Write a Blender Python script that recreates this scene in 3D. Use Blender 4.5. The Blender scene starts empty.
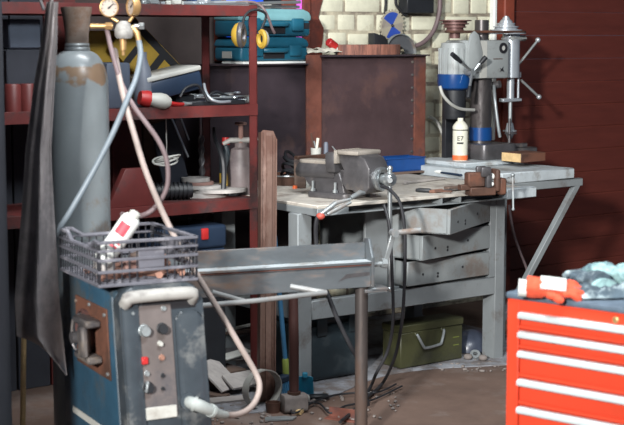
import bpy, bmesh, math, random
from mathutils import Vector, Matrix, noise
R = math.radians
random.seed(7)
scn = bpy.context.scene
col = scn.collection

# ------------------------------------------------------------------ camera
FPX, CAMH = 1473.0, 1.625
PITCH = math.atan((212.5 - 38) / FPX)
CX, CY = 312.0, 212.5
cam_d = bpy.data.cameras.new('camera')
cam = bpy.data.objects.new('camera', cam_d)
col.objects.link(cam)
cam.location = (0, 0, CAMH)
cam.rotation_euler = (math.pi / 2 - PITCH, 0, 0)
cam_d.sensor_width = 36.0
cam_d.lens = 36.0 * FPX / 624.0
cam_d.clip_start = 0.05
cam_d.clip_end = 60
cam_d.dof.use_dof = True
cam_d.dof.focus_distance = 7.2
cam_d.dof.aperture_fstop = 4.5
scn.camera = cam
CAM = Vector((0, 0, CAMH))
FW = Vector((0, math.cos(PITCH), -math.sin(PITCH)))
UP = Vector((0, math.sin(PITCH), math.cos(PITCH)))
RT = Vector((1, 0, 0))


def ray(x, y):
    return FW + RT * ((x - CX) / FPX) - UP * ((y - CY) / FPX)


def ony(x, y, Y):
    r = ray(x, y)
    return CAM + r * (Y / r.y)


def onz(x, y, z):
    r = ray(x, y)
    return CAM + r * ((z - CAMH) / r.z)


# bench frame: A = foot of the front left bench leg, u along the bench, v into the room
A = Vector((-0.064, 6.5874, 0))
AN = R(37)
u = Vector((math.cos(AN), math.sin(AN), 0))
v = Vector((-math.sin(AN), math.cos(AN), 0))


def U(a, b, z=0.0):
    return A + u * a + v * b + Vector((0, 0, z))


def onv(x, y, vv):
    r = ray(x, y)
    return CAM + r * ((A + v * vv - CAM).dot(v) / r.dot(v))


def uv(p):
    d = p - A
    return d.dot(u), d.dot(v), p.z


# ------------------------------------------------------------------ materials
def s2l(c):
    c = c / 255.0
    return c / 12.92 if c <= 0.04045 else ((c + 0.055) / 1.055) ** 2.4


def rgb(r, g, b):
    return (s2l(r), s2l(g), s2l(b), 1)


def sc(c, k):
    return tuple(min(1, max(0, x * k)) for x in c[:3]) + (1,)


def mat(name, c, rough=.6, metal=0.0, var=.25, scale=9.0, bump=.15, rust=None, ramt=.5, rscale=4.0, dust=None, stretch=None, coat=0.0):
    m = bpy.data.materials.new(name)
    m.use_nodes = True
    nt = m.node_tree
    N, L = nt.nodes, nt.links
    b = N['Principled BSDF']
    tc = N.new('ShaderNodeTexCoord')
    src = tc.outputs['Object']
    if stretch:
        mp = N.new('ShaderNodeMapping')
        mp.inputs['Scale'].default_value = stretch
        L.new(src, mp.inputs['Vector'])
        src = mp.outputs['Vector']
    n1 = N.new('ShaderNodeTexNoise')
    n1.inputs['Scale'].default_value = scale
    n1.inputs['Detail'].default_value = 6
    n1.inputs['Roughness'].default_value = .65
    L.new(src, n1.inputs['Vector'])
    r1 = N.new('ShaderNodeValToRGB')
    r1.color_ramp.elements[0].position = .3
    r1.color_ramp.elements[1].position = .7
    r1.color_ramp.elements[0].color = sc(c, 1 - var)
    r1.color_ramp.elements[1].color = sc(c, 1 + var)
    L.new(n1.outputs['Fac'], r1.inputs['Fac'])
    out = r1.outputs['Color']
    rg = None

    def layer(out, cc, amt, s, w=.12):
        n2 = N.new('ShaderNodeTexNoise')
        n2.inputs['Scale'].default_value = s
        n2.inputs['Detail'].default_value = 8
        n2.inputs['Roughness'].default_value = .7
        mp2 = N.new('ShaderNodeMapping')
        mp2.inputs['Location'].default_value = (3.1 + s, 1.7, 5.3)
        L.new(src, mp2.inputs['Vector'])
        L.new(mp2.outputs['Vector'], n2.inputs['Vector'])
        r2 = N.new('ShaderNodeValToRGB')
        e0 = .62 - amt * .35
        r2.color_ramp.elements[0].position = max(0, e0)
        r2.color_ramp.elements[1].position = min(1, e0 + w)
        L.new(n2.outputs['Fac'], r2.inputs['Fac'])
        mx = N.new('ShaderNodeMix')
        mx.data_type = 'RGBA'
        L.new(r2.outputs['Color'], mx.inputs['Factor'])
        L.new(out, mx.inputs['A'])
        mx.inputs['B'].default_value = cc
        return mx.outputs['Result'], r2.outputs['Color']
    if rust:
        out, f = layer(out, rust, ramt, rscale)
        if metal > 0:
            inv = N.new('ShaderNodeMapRange')
            inv.inputs['To Min'].default_value = metal
            inv.inputs['To Max'].default_value = metal * .15
            L.new(f, inv.inputs['Value'])
            L.new(inv.outputs['Result'], b.inputs['Metallic'])
        rr = N.new('ShaderNodeMapRange')
        rr.inputs['To Min'].default_value = rough
        rr.inputs['To Max'].default_value = max(rough, .8)
        L.new(f, rr.inputs['Value'])
        rg = rr.outputs['Result']
    if dust:
        out, f2 = layer(out, dust, .45, 2.3, .3)
    L.new(out, b.inputs['Base Color'])
    if rg:
        L.new(rg, b.inputs['Roughness'])
    else:
        b.inputs['Roughness'].default_value = rough
    if not (rust and metal > 0):
        b.inputs['Metallic'].default_value = metal
    if coat:
        b.inputs['Coat Weight'].default_value = coat
        b.inputs['Coat Roughness'].default_value = .2
    if bump:
        bp = N.new('ShaderNodeBump')
        bp.inputs['Strength'].default_value = bump
        bp.inputs['Distance'].default_value = .01
        L.new(n1.outputs['Fac'], bp.inputs['Height'])
        L.new(bp.outputs['Normal'], b.inputs['Normal'])
    return m


def emat(name, c, k):
    m = mat(name, c, .3, 0, .1, 3, 0)
    b = m.node_tree.nodes['Principled BSDF']
    b.inputs['Emission Color'].default_value = c
    b.inputs['Emission Strength'].default_value = k
    return m


def cylmat():
    """grey paint with a worn rusty belt round the shoulder"""
    m = mat('grey_cylinder_paint', rgb(128, 135, 138), .34, 0, .1, 5, .05, rust=rgb(118, 102, 90), ramt=.16, rscale=4)
    nt = m.node_tree
    N, L = nt.nodes, nt.links
    b = N['Principled BSDF']
    old = b.inputs['Base Color'].links[0].from_socket
    tc = N.new('ShaderNodeTexCoord')
    sx = N.new('ShaderNodeSeparateXYZ')
    L.new(tc.outputs['Object'], sx.inputs[0])
    nz = N.new('ShaderNodeTexNoise')
    nz.inputs['Scale'].default_value = 14
    nz.inputs['Detail'].default_value = 8
    L.new(tc.outputs['Object'], nz.inputs['Vector'])
    r = N.new('ShaderNodeValToRGB')
    e = r.color_ramp.elements
    e[0].position, e[0].color = .0, (0, 0, 0, 1)
    e[1].position, e[1].color = 1, (0, 0, 0, 1)
    for p_, c_ in ((.70, 0), (.78, .55), (.86, .62), (.93, .0)):
        q = e.new(p_)
        q.color = (c_, c_, c_, 1)
    mr = N.new('ShaderNodeMapRange')
    mr.inputs['From Min'].default_value = 1.0
    mr.inputs['From Max'].default_value = 1.6
    L.new(sx.outputs['Z'], mr.inputs['Value'])
    L.new(mr.outputs['Result'], r.inputs['Fac'])
    ad = N.new('ShaderNodeMath')
    ad.operation = 'ADD'
    L.new(r.outputs['Color'], ad.inputs[0])
    L.new(nz.outputs['Fac'], ad.inputs[1])
    r2 = N.new('ShaderNodeValToRGB')
    r2.color_ramp.elements[0].position = .92
    r2.color_ramp.elements[1].position = 1.0
    L.new(ad.outputs[0], r2.inputs['Fac'])
    mx = N.new('ShaderNodeMix')
    mx.data_type = 'RGBA'
    L.new(r2.outputs['Color'], mx.inputs['Factor'])
    L.new(old, mx.inputs['A'])
    mx.inputs['B'].default_value = rgb(124, 104, 86)
    L.new(mx.outputs['Result'], b.inputs['Base Color'])
    return m


RUST = rgb(104, 66, 50)
M = {}
M['bench'] = mat('bench_grey_paint', rgb(128, 133, 135), .5, 0, .1, 6, .08, rust=rgb(104, 100, 98), ramt=.22, rscale=5)
M['benchtop'] = mat('dusty_steel_top', rgb(188, 182, 172), .75, 0, .18, 7, .25, rust=rgb(140, 126, 116), ramt=.28, rscale=6)
M['drawer'] = mat('drawer_grey_paint', rgb(130, 135, 136), .55, 0, .08, 5, .06, rust=rgb(118, 110, 104), ramt=.3, rscale=4)
M['redshelf'] = mat('red_oxide_paint', rgb(98, 42, 40), .5, 0, .2, 8, .12, rust=rgb(62, 42, 42), ramt=.35)
M['rusty'] = mat('rusty_steel', rgb(116, 92, 82), .5, .4, .14, 22, .2, rust=rgb(92, 64, 54), ramt=.42, rscale=9, stretch=(1, 1, .45))
M['rustdark'] = mat('dark_rust_steel', rgb(86, 62, 52), .6, .3, .3, 14, .3, rust=RUST, ramt=.5)
M['postmetal'] = mat('grey_brown_pipe', rgb(84, 78, 76), .42, .45, .22, 9, .1, rust=rgb(80, 64, 56), ramt=.4, rscale=8, stretch=(1, 1, .3))
M['palesteel'] = mat('pale_rod_steel', rgb(150, 152, 152), .45, .3, .12, 9, .05, rust=rgb(126, 116, 110), ramt=.25)
M['splash'] = mat('brown_heat_stained_sheet', rgb(84, 66, 68), .42, .3, .22, 5, .1, rust=rgb(88, 62, 58), ramt=.3, rscale=2.2)
M['splash2'] = mat('dark_stained_sheet', rgb(64, 54, 60), .5, .3, .2, 5, .1, rust=rgb(76, 56, 54), ramt=.22, rscale=3)
M['anglerust'] = mat('rust_red_angle_iron', rgb(116, 70, 58), .6, .2, .3, 9, .2, rust=rgb(80, 56, 54), ramt=.45)
M['brick'] = mat('cream_painted_brick', rgb(214, 212, 190), .75, 0, .1, 14, .5, rust=rgb(186, 176, 150), ramt=.22, rscale=5)
M['mortar'] = mat('dirty_mortar', rgb(186, 178, 156), .9, 0, .25, 16, .6, rust=rgb(128, 118, 106), ramt=.42, rscale=7)
M['door'] = mat('maroon_painted_planks', rgb(92, 42, 34), .5, 0, .16, 3, .1, stretch=(1, 1, 7))
M['jamb'] = mat('rust_orange_jamb', rgb(128, 60, 44), .6, 0, .2, 6, .1, rust=rgb(92, 48, 40), ramt=.4)
M['concrete'] = mat('dirty_concrete', rgb(104, 84, 74), .8, 0, .2, 3, .3, rust=rgb(124, 112, 106), ramt=.3, rscale=1.6, dust=rgb(84, 66, 58))
M['dustfloor'] = mat('pale_floor_dust', rgb(140, 142, 148), .9, 0, .25, 12, .5, rust=rgb(112, 104, 102), ramt=.45, rscale=6)
M['plaster'] = mat('dark_plaster', rgb(70, 60, 58), .85, 0, .25, 4, .2)
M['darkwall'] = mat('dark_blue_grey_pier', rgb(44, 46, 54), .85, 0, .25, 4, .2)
M['ceil'] = mat('grey_ceiling', rgb(90, 90, 92), .9, 0, .15, 2, .1)
M['cyl'] = cylmat()
M['capmetal'] = mat('rusty_cap_paint', rgb(136, 122, 112), .6, .1, .3, 9, .2, rust=rgb(120, 88, 66), ramt=.4)
M['brass'] = mat('brass', rgb(190, 152, 104), .4, .6, .15, 8, .05)
M['steel'] = mat('bright_steel', rgb(196, 202, 204), .3, .85, .12, 9, .04)
M['dullsteel'] = mat('dull_steel', rgb(158, 164, 166), .45, .55, .2, 9, .1, rust=rgb(120, 104, 94), ramt=.3)
M['anglebeam'] = mat('blue_grey_raw_steel', rgb(106, 112, 116), .42, .45, .22, 9, .1, rust=rgb(122, 102, 90), ramt=.3, rscale=5, stretch=(.35, 1, 1))
M['castiron'] = mat('dark_cast_iron', rgb(96, 94, 96), .38, .5, .25, 12, .2, rust=rgb(104, 94, 86), ramt=.3)
M['castlight'] = mat('worn_cast_iron', rgb(168, 160, 150), .5, .3, .2, 9, .15, rust=rgb(122, 108, 98), ramt=.32)
M['black'] = mat('black_plastic', rgb(34, 36, 40), .5, 0, .2, 9, .05)
M['blackrub'] = mat('black_rubber', rgb(34, 34, 38), .55, 0, .2, 9, .05)
M['crateshade'] = mat('shaded_black_slat', rgb(40, 40, 46), .55, 0, .2, 12, .1)  # darker copy of the crate plastic, painting the shade inside
M['crate'] = mat('lit_dusty_black_crate', rgb(98, 98, 106), .5, 0, .2, 12, .1, rust=rgb(140, 138, 144), ramt=.25, rscale=9)  # dusty plastic made paler to paint the light on the rails
M['pinkhose'] = mat('faded_pink_hose', rgb(156, 142, 136), .55, 0, .14, 12, .08, rust=rgb(140, 126, 120), ramt=.3)
M['darkhose'] = mat('dark_mauve_hose', rgb(108, 92, 94), .55, 0, .15, 12, .05)
M['bluehose'] = mat('grey_blue_hose', rgb(112, 122, 130), .45, 0, .15, 12, .05)
M['welderblue'] = mat('petrol_blue_paint', rgb(46, 78, 98), .42, 0, .25, 5, .06, rust=rgb(56, 66, 72), ramt=.4)
M['weldergrey'] = mat('grimy_grey_plastic', rgb(54, 61, 67), .4, 0, .3, 5, .08, rust=rgb(98, 100, 100), ramt=.2, rscale=6)
M['panel'] = mat('grimy_control_plate', rgb(100, 92, 90), .55, 0, .2, 7, .05, rust=rgb(74, 72, 76), ramt=.4)
M['handlegrey'] = mat('dusty_handle_grey', rgb(150, 148, 144), .55, 0, .15, 7, .08, rust=rgb(112, 108, 106), ramt=.3, rscale=7)
M['palegrey'] = mat('pale_grey_plastic', rgb(180, 180, 174), .5, 0, .1, 6, .05, rust=rgb(146, 140, 132), ramt=.25)
M['white'] = mat('white_paint', rgb(226, 228, 224), .5, 0, .06, 6, .03)
M['platform'] = mat('dusty_white_slab', rgb(176, 184, 188), .7, 0, .15, 9, .2, rust=rgb(142, 142, 140), ramt=.35, rscale=8)
M['redp'] = mat('red_plastic', rgb(176, 40, 40), .45, 0, .12, 6, .03)
M['labelpink'] = mat('pink_red_label', rgb(206, 74, 86), .5, 0, .1, 6, .02)
M['clampred'] = mat('faded_red_vinyl', rgb(176, 78, 66), .5, 0, .12, 6, .03)
M['orangep'] = mat('orange_plastic', rgb(236, 110, 60), .5, 0, .12, 6, .03)
M['yellow'] = mat('yellow_paint', rgb(172, 140, 50), .55, 0, .15, 8, .05)
M['blue'] = mat('strong_blue_paint', rgb(16, 62, 118), .3, 0, .12, 6, .03, coat=.3)
M['trayblue'] = mat('blue_plastic_tray', rgb(18, 66, 128), .45, 0, .2, 6, .05)
M['teal'] = mat('teal_case_plastic', rgb(30, 90, 112), .4, 0, .15, 6, .05)
M['teallight'] = mat('pale_teal_plastic', rgb(120, 168, 174), .4, 0, .15, 6, .05)  # paler teal for the upper lid
M['navy'] = mat('navy_blue_plastic', rgb(36, 50, 70), .42, 0, .15, 6, .05)
M['caseblack'] = mat('dark_green_black_plastic', rgb(36, 48, 54), .5, 0, .2, 6, .08, rust=rgb(62, 70, 74), ramt=.2, rscale=6)
M['olive'] = mat('olive_drab_paint', rgb(62, 63, 40), .5, 0, .14, 6, .06, rust=rgb(54, 54, 40), ramt=.3)
M['wood'] = mat('pale_sawn_wood', rgb(206, 176, 128), .7, 0, .2, 5, .15, stretch=(.6, 6, 6))
M['oldwood'] = mat('old_brown_wood', rgb(98, 80, 70), .75, 0, .25, 5, .2, stretch=(.6, 6, 6), rust=rgb(72, 62, 60), ramt=.4)
M['redwood'] = mat('reddish_bark_wood', rgb(150, 100, 84), .75, 0, .35, 9, .3, stretch=(4, 4, .5), rust=rgb(96, 66, 60), ramt=.4)
M['plug'] = mat('grey_plug_plastic', rgb(160, 166, 164), .5, 0, .1, 6, .05, rust=rgb(120, 120, 116), ramt=.3)
M['greywood'] = mat('grey_dusty_board', rgb(166, 160, 156), .8, 0, .2, 6, .15, stretch=(.6, 5, 5))
M['handlewood'] = mat('red_brown_handle', rgb(78, 50, 46), .5, 0, .2, 6, .1, stretch=(5, 5, .5))
M['machgrey'] = mat('machine_grey_paint', rgb(150, 155, 155), .38, 0, .08, 6, .05, rust=rgb(124, 122, 118), ramt=.22, rscale=5)
M['alu'] = mat('turned_aluminium', rgb(178, 184, 190), .34, .5, .08, 9, .02)
M['pulley'] = mat('brown_pulley', rgb(106, 76, 72), .5, .3, .2, 9, .05)
M['column'] = mat('dark_oiled_column', rgb(86, 82, 82), .35, .6, .25, 8, .1, rust=rgb(60, 52, 52), ramt=.4, stretch=(1, 1, .4))
M['leather'] = mat('grey_leather', rgb(134, 128, 128), .5, 0, .2, 6, .2, rust=rgb(104, 100, 102), ramt=.4, rscale=3)
M['toolred'] = mat('orange_red_enamel', rgb(214, 70, 44), .35, 0, .04, 4, .02, coat=.2)
M['handlealu'] = mat('satin_aluminium_handle', rgb(212, 224, 226), .42, .2, .04, 6, .02)
M['mat'] = mat('slate_rubber_mat', rgb(84, 98, 112), .7, 0, .25, 20, .2)
M['gloveorange'] = mat('orange_knit', rgb(214, 82, 54), .85, 0, .14, 30, .3)
M['glovewhite'] = mat('white_knit', rgb(196, 200, 196), .85, 0, .12, 30, .3)
M['rag'] = mat('grey_speckled_cloth', rgb(70, 84, 94), .9, 0, .4, 9, .4, rust=rgb(170, 186, 190), ramt=.36, rscale=9)
M['ragpale'] = mat('pale_mint_cloth', rgb(150, 184, 184), .9, 0, .35, 12, .4, rust=rgb(76, 98, 108), ramt=.42, rscale=9)
M['abrasive'] = mat('grey_abrasive_disc', rgb(170, 166, 162), .8, 0, .2, 20, .2, rust=rgb(120, 112, 108), ramt=.4)
M['abrasivebrown'] = mat('brown_abrasive_disc', rgb(142, 110, 102), .8, 0, .2, 20, .2)
M['sprayer'] = mat('grimy_mauve_sprayer', rgb(112, 102, 102), .5, 0, .25, 8, .08, rust=rgb(78, 70, 74), ramt=.4)
M['paper'] = mat('crumpled_paper', rgb(214, 212, 196), .85, 0, .12, 10, .2)
M['copper'] = mat('dull_copper', rgb(156, 116, 100), .5, .3, .25, 9, .1)
M['bluegrey'] = mat('blue_grey_bottle', rgb(102, 108, 120), .5, 0, .15, 6, .05)
M['palebox'] = mat('pale_blue_box', rgb(68, 76, 90), .6, 0, .15, 6, .05)
M['broomblue'] = mat('sky_blue_handle', rgb(56, 104, 138), .45, 0, .15, 6, .05)
M['cyanp'] = mat('cyan_plastic', rgb(40, 130, 160), .45, 0, .15, 6, .05)
M['greenp'] = mat('yellow_green_plastic', rgb(120, 132, 60), .5, 0, .1, 6, .03)
M['stone'] = mat('rough_stone', rgb(124, 116, 112), .85, 0, .3, 12, .4)
M['helmet'] = mat('dark_blue_shell', rgb(62, 68, 82), .3, 0, .3, 8, .05, rust=rgb(104, 98, 96), ramt=.3)
M['bladeblue'] = mat('blue_printed_blade', rgb(60, 92, 190), .35, .3, .15, 5, .02)
M['bladesilver'] = mat('brushed_blade', rgb(176, 168, 150), .4, .15, .15, 5, .02)
M['glassblue'] = emat('blue_lit_glass', rgb(40, 90, 230), 1.0)
M['glasspink'] = emat('pink_lit_glass', rgb(190, 90, 190), .8)
M['glassdark'] = mat('dark_glass', rgb(30, 34, 44), .45, 0, .1, 3, 0)
M['gauge'] = mat('gauge_face', rgb(172, 160, 150), .5, 0, .08, 4, 0)
M['ink'] = mat('black_ink', rgb(30, 30, 34), .6, 0, .1, 4, 0)


# ------------------------------------------------------------------ mesh builder
class MB:
    def __init__(s):
        s.bm = bmesh.new()
        s.mi = 0

    def _fin(s, vs, Mx=None):
        if Mx is not None:
            bmesh.ops.transform(s.bm, matrix=Mx, verts=vs)
        if s.mi:
            for f in set(f for w in vs for f in w.link_faces):
                f.material_index = s.mi

    def box(s, lo, hi, bev=0.0, Mx=None, seg=1):
        lo, hi = Vector(lo), Vector(hi)
        g = bmesh.ops.create_cube(s.bm, size=1)
        vs = g['verts']
        bmesh.ops.transform(s.bm, matrix=Matrix.Translation((lo + hi) / 2) @ Matrix.Diagonal((abs(hi.x - lo.x), abs(hi.y - lo.y), abs(hi.z - lo.z), 1)), verts=vs)
        if bev:
            es = list(set(e for w in vs for e in w.link_edges))
            bev = min(bev, .49 * min(abs(hi[i] - lo[i]) for i in range(3)))
            r = bmesh.ops.bevel(s.bm, geom=es, offset=bev, segments=seg, affect='EDGES', profile=.5)
            vs = list(set([w for w in r['verts']] + [w for f in r['faces'] for w in f.verts]))
            fs = set(f for w in vs for f in w.link_faces)
            vs = list(set(w for f in fs for w in f.verts))
        s._fin(vs, Mx)
        return s

    def bar(s, p, q, w, h, bev=0.0, roll=0.0):
        p, q = Vector(p), Vector(q)
        d = q - p
        L = d.length
        z = d.normalized()
        ref = Vector((0, 0, 1)) if abs(z.z) < .95 else Vector((0, 1, 0))
        x = ref.cross(z).normalized()
        y = z.cross(x)
        Mx = Matrix((x, y, z)).transposed().to_4x4()
        Mx.translation = p
        return s.box((-w / 2, -h / 2, 0), (w / 2, h / 2, L), bev, Mx @ Matrix.Rotation(roll, 4, 'Z'))

    def tube(s, pts, r, seg=10, smooth=0, closed=False, cap=True):
        P = [Vector(p) for p in pts]
        n = len(P)
        rs = list(r) if isinstance(r, (list, tuple)) else [r] * n
        if smooth:
            Q, q = [], []
            rng = n if closed else n - 1
            for i in range(rng):
                def g(k):
                    return P[k % n] if closed else P[max(0, min(n - 1, k))]
                p0, p1, p2, p3 = g(i - 1), g(i), g(i + 1), g(i + 2)
                for j in range(smooth):
                    t = j / smooth
                    Q.append(.5 * ((2 * p1) + (p2 - p0) * t + (2 * p0 - 5 * p1 + 4 * p2 - p3) * t * t + (3 * p1 - p0 - 3 * p2 + p3) * t ** 3))
                    q.append(rs[i] * (1 - t) + rs[(i + 1) % n] * t)
            if not closed:
                Q.append(P[-1])
                q.append(rs[-1])
            P, rs, n = Q, q, len(Q)
        rings = []
        prev = None
        for i in range(n):
            a = P[(i - 1) % n] if (closed or i) else P[0]
            b = P[(i + 1) % n] if (closed or i < n - 1) else P[-1]
            t = (b - a)
            t = t.normalized() if t.length > 1e-9 else Vector((0, 0, 1))
            if prev is None:
                x = t.cross(Vector((0, 0, 1)) if abs(t.z) < .9 else Vector((0, 1, 0))).normalized()
            else:
                x = (prev - t * prev.dot(t))
                x = x.normalized() if x.length > 1e-6 else t.orthogonal().normalized()
            prev = x
            y = t.cross(x)
            rings.append([s.bm.verts.new(P[i] + (x * math.cos(2 * math.pi * k / seg) + y * math.sin(2 * math.pi * k / seg)) * rs[i]) for k in range(seg)])
        fs = []
        for i in range(n if closed else n - 1):
            a, b = rings[i], rings[(i + 1) % n]
            for k in range(seg):
                fs.append(s.bm.faces.new((a[k], a[(k + 1) % seg], b[(k + 1) % seg], b[k])))
        if cap and not closed:
            fs.append(s.bm.faces.new(rings[0][::-1]))
            fs.append(s.bm.faces.new(rings[-1]))
        for f in fs:
            f.material_index = s.mi
        return s

    def cyl(s, p, q, r, r2=None, seg=20):
        return s.tube([p, q], [r, r if r2 is None else r2], seg)

    def lathe(s, prof, seg=28, Mx=None, sx=1.0, sy=1.0):
        rings = []
        allv = []
        for r, z in prof:
            if r <= 1e-6:
                w = s.bm.verts.new((0, 0, z))
                rings.append([w])
                allv.append(w)
            else:
                ring = [s.bm.verts.new((r * sx * math.cos(2 * math.pi * k / seg), r * sy * math.sin(2 * math.pi * k / seg), z)) for k in range(seg)]
                rings.append(ring)
                allv += ring
        for a, b in zip(rings[:-1], rings[1:]):
            for k in range(seg):
                k2 = (k + 1) % seg
                if len(a) == 1 and len(b) == 1:
                    continue
                if len(a) == 1:
                    s.bm.faces.new((a[0], b[k2], b[k]))
                elif len(b) == 1:
                    s.bm.faces.new((a[k], a[k2], b[0]))
                else:
                    s.bm.faces.new((a[k], a[k2], b[k2], b[k]))
        if len(rings[0]) > 1 and len(rings[-1]) > 1:     # a ring: close the profile on itself
            a, b = rings[-1], rings[0]
            for k in range(seg):
                k2 = (k + 1) % seg
                s.bm.faces.new((a[k], a[k2], b[k2], b[k]))
        elif len(rings[0]) > 1:
            s.bm.faces.new(rings[0][::-1])
        elif len(rings[-1]) > 1:
            s.bm.faces.new(rings[-1])
        s._fin(allv, Mx)
        return s

    def prism(s, poly, h0, h1, Mx=None, bev=0.0):
        """polygon in local xy, extruded along z from h0 to h1"""
        a = [s.bm.verts.new((x, y, h0)) for x, y in poly]
        b = [s.bm.verts.new((x, y, h1)) for x, y in poly]
        n = len(a)
        s.bm.faces.new(a[::-1])
        s.bm.faces.new(b)
        for k in range(n):
            s.bm.faces.new((a[k], a[(k + 1) % n], b[(k + 1) % n], b[k]))
        vs = a + b
        if bev:
            es = list(set(e for w in vs for e in w.link_edges))
            r = bmesh.ops.bevel(s.bm, geom=es, offset=bev, segments=2, affect='EDGES', profile=.5)
            fs = set(f for w in r['verts'] for f in w.link_faces)
            vs = list(set(w for f in fs for w in f.verts))
        s._fin(vs, Mx)
        return s

    def sphere(s, c, r, sx=1, sy=1, sz=1, seg=16, Mx=None):
        g = bmesh.ops.create_uvsphere(s.bm, u_segments=seg, v_segments=seg // 2 + 2, radius=r)
        bmesh.ops.transform(s.bm, matrix=Matrix.Translation(Vector(c)) @ (Mx or Matrix()) @ Matrix.Diagonal((sx, sy, sz, 1)), verts=g['verts'])
        s._fin(g['verts'])
        return s

    def sheet(s, f, nu, nv, th=.003):
        """closed thin solid following f(s,t) with a real thickness along the local normal"""
        P = [[Vector(f(i / nu, j / nv)) for j in range(nv + 1)] for i in range(nu + 1)]
        top, bot = [], []
        for i in range(nu + 1):
            ta, tb = [], []
            for j in range(nv + 1):
                du = P[min(nu, i + 1)][j] - P[max(0, i - 1)][j]
                dv = P[i][min(nv, j + 1)] - P[i][max(0, j - 1)]
                nn = du.cross(dv)
                nn = nn.normalized() if nn.length > 1e-9 else Vector((0, 0, 1))
                ta.append(s.bm.verts.new(P[i][j] + nn * th / 2))
                tb.append(s.bm.verts.new(P[i][j] - nn * th / 2))
            top.append(ta)
            bot.append(tb)
        F = []
        for i in range(nu):
            for j in range(nv):
                F.append(s.bm.faces.new((top[i][j], top[i + 1][j], top[i + 1][j + 1], top[i][j + 1])))
                F.append(s.bm.faces.new((bot[i][j], bot[i][j + 1], bot[i + 1][j + 1], bot[i + 1][j])))
        for i in range(nu):
            F.append(s.bm.faces.new((top[i][0], bot[i][0], bot[i + 1][0], top[i + 1][0])))
            F.append(s.bm.faces.new((top[i][nv], top[i + 1][nv], bot[i + 1][nv], bot[i][nv])))
        for j in range(nv):
            F.append(s.bm.faces.new((top[0][j], top[0][j + 1], bot[0][j + 1], bot[0][j])))
            F.append(s.bm.faces.new((top[nu][j], bot[nu][j], bot[nu][j + 1], top[nu][j + 1])))
        for f in F:
            f.material_index = s.mi
        return s

    def build(s, name, m, parent=None, world=False, loc=None, rz=0.0, ang=38):
        """world: the geometry was given in world coordinates"""
        if parent is not None and world:
            bmesh.ops.transform(s.bm, matrix=MX[parent.name].inverted(), verts=s.bm.verts[:])
        off = None
        if parent is None and world:
            xs = [w.co.x for w in s.bm.verts]
            ys = [w.co.y for w in s.bm.verts]
            zs = [w.co.z for w in s.bm.verts]
            off = Vector(((min(xs) + max(xs)) / 2, (min(ys) + max(ys)) / 2, min(zs)))
            bmesh.ops.translate(s.bm, vec=-off, verts=s.bm.verts[:])
        bmesh.ops.recalc_face_normals(s.bm, faces=s.bm.faces[:])
        me = bpy.data.meshes.new(name)
        s.bm.to_mesh(me)
        s.bm.free()
        for k in (m if isinstance(m, (list, tuple)) else [m]):
            me.materials.append(M[k] if isinstance(k, str) else k)
        me.polygons.foreach_set('use_smooth', [True] * len(me.polygons))
        me.set_sharp_from_angle(angle=R(ang))
        o = bpy.data.objects.new(name, me)
        col.objects.link(o)
        if parent is not None:
            o.parent = parent
            MX[o.name] = MX[parent.name]
        else:
            o.location = off if off is not None else (loc or (0, 0, 0))
            o.rotation_euler = (0, 0, rz)
            MX[o.name] = Matrix.Translation(o.location) @ Matrix.Rotation(rz, 4, 'Z')
        return o


MX = {}


def tag(o, label, cat, group=None, kind=None):
    o['label'] = label
    o['category'] = cat
    if group:
        o['group'] = group
    if kind:
        o['kind'] = kind
    return o


def T(name, label, cat, loc, rz=0.0, group=None):
    o = bpy.data.objects.new(name, None)
    o.empty_display_size = .1
    col.objects.link(o)
    o.location = loc
    o.rotation_euler = (0, 0, rz)
    MX[o.name] = Matrix.Translation(Vector(loc)) @ Matrix.Rotation(rz, 4, 'Z')
    return tag(o, label, cat, group)


def struct(o):
    o['kind'] = 'structure'
    return o


def lp(t, x, y, yl):
    """pixel ray cut with the plane (local y = yl) of thing t -> local point"""
    Mi = MX[t.name].inverted()
    c = Mi @ CAM
    d = (Mi.to_3x3() @ ray(x, y))
    return c + d * ((yl - c.y) / d.y)


def RX(a):
    return Matrix.Rotation(a, 4, 'X')


def RY(a):
    return Matrix.Rotation(a, 4, 'Y')


def RZ(a):
    return Matrix.Rotation(a, 4, 'Z')


def TR(*p):
    return Matrix.Translation(Vector(p))


def circ(r, n, cx=0, cy=0, a0=0):
    return [(cx + r * math.cos(a0 + 2 * math.pi * k / n), cy + r * math.sin(a0 + 2 * math.pi * k / n)) for k in range(n)]


def rrect(w, h, r, n=4, cx=0, cy=0):
    out = []
    for (sx, sy, a) in ((1, 1, 0), (-1, 1, 90), (-1, -1, 180), (1, -1, 270)):
        for k in range(n + 1):
            t = R(a + 90 * k / n)
            out.append((cx + sx * (w / 2 - r) + r * math.cos(t), cy + sy * (h / 2 - r) + r * math.sin(t)))
    return out


# =================================================================== SETTING
WV = 1.30   # brick wall face, in v
struct(MB().box((-3.2, -3.8, -.1), (7.5, 12.5, 0)).build('floor', 'concrete'))
struct(MB().box((-3.2, -3.8, 3.6), (7.5, 12.5, 3.7)).build('ceiling', 'ceil'))
# brick wall, real bricks with joints
u0, u1 = 1.11, 2.50
w = MB()
w.box((u0, .004, 0), (u1, .20, 2.6))
z, row = .02, 0
w.mi = 1
while z < 2.2:
    x = u0 - (.07 if row % 2 else 0) - random.uniform(0, .02)
    while x < u1:
        L = random.choice((.125, .125, .128, .25)) if row % 3 else random.choice((.13, .125, .19))
        x0, x1 = max(u0, x), min(u1, x + L)
        if x1 - x0 > .02:
            j = random.uniform(-.006, .004)
            w.box((x0, j, z + random.uniform(-.004, .004)), (x1, .08, z + .088 + random.uniform(-.005, .004)), .008, seg=2)
        x += L + .017
    z += .103
    row += 1
struct(w.build('wall_back', ['mortar', 'brick'], loc=U(0, WV, 0), rz=AN))
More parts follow.
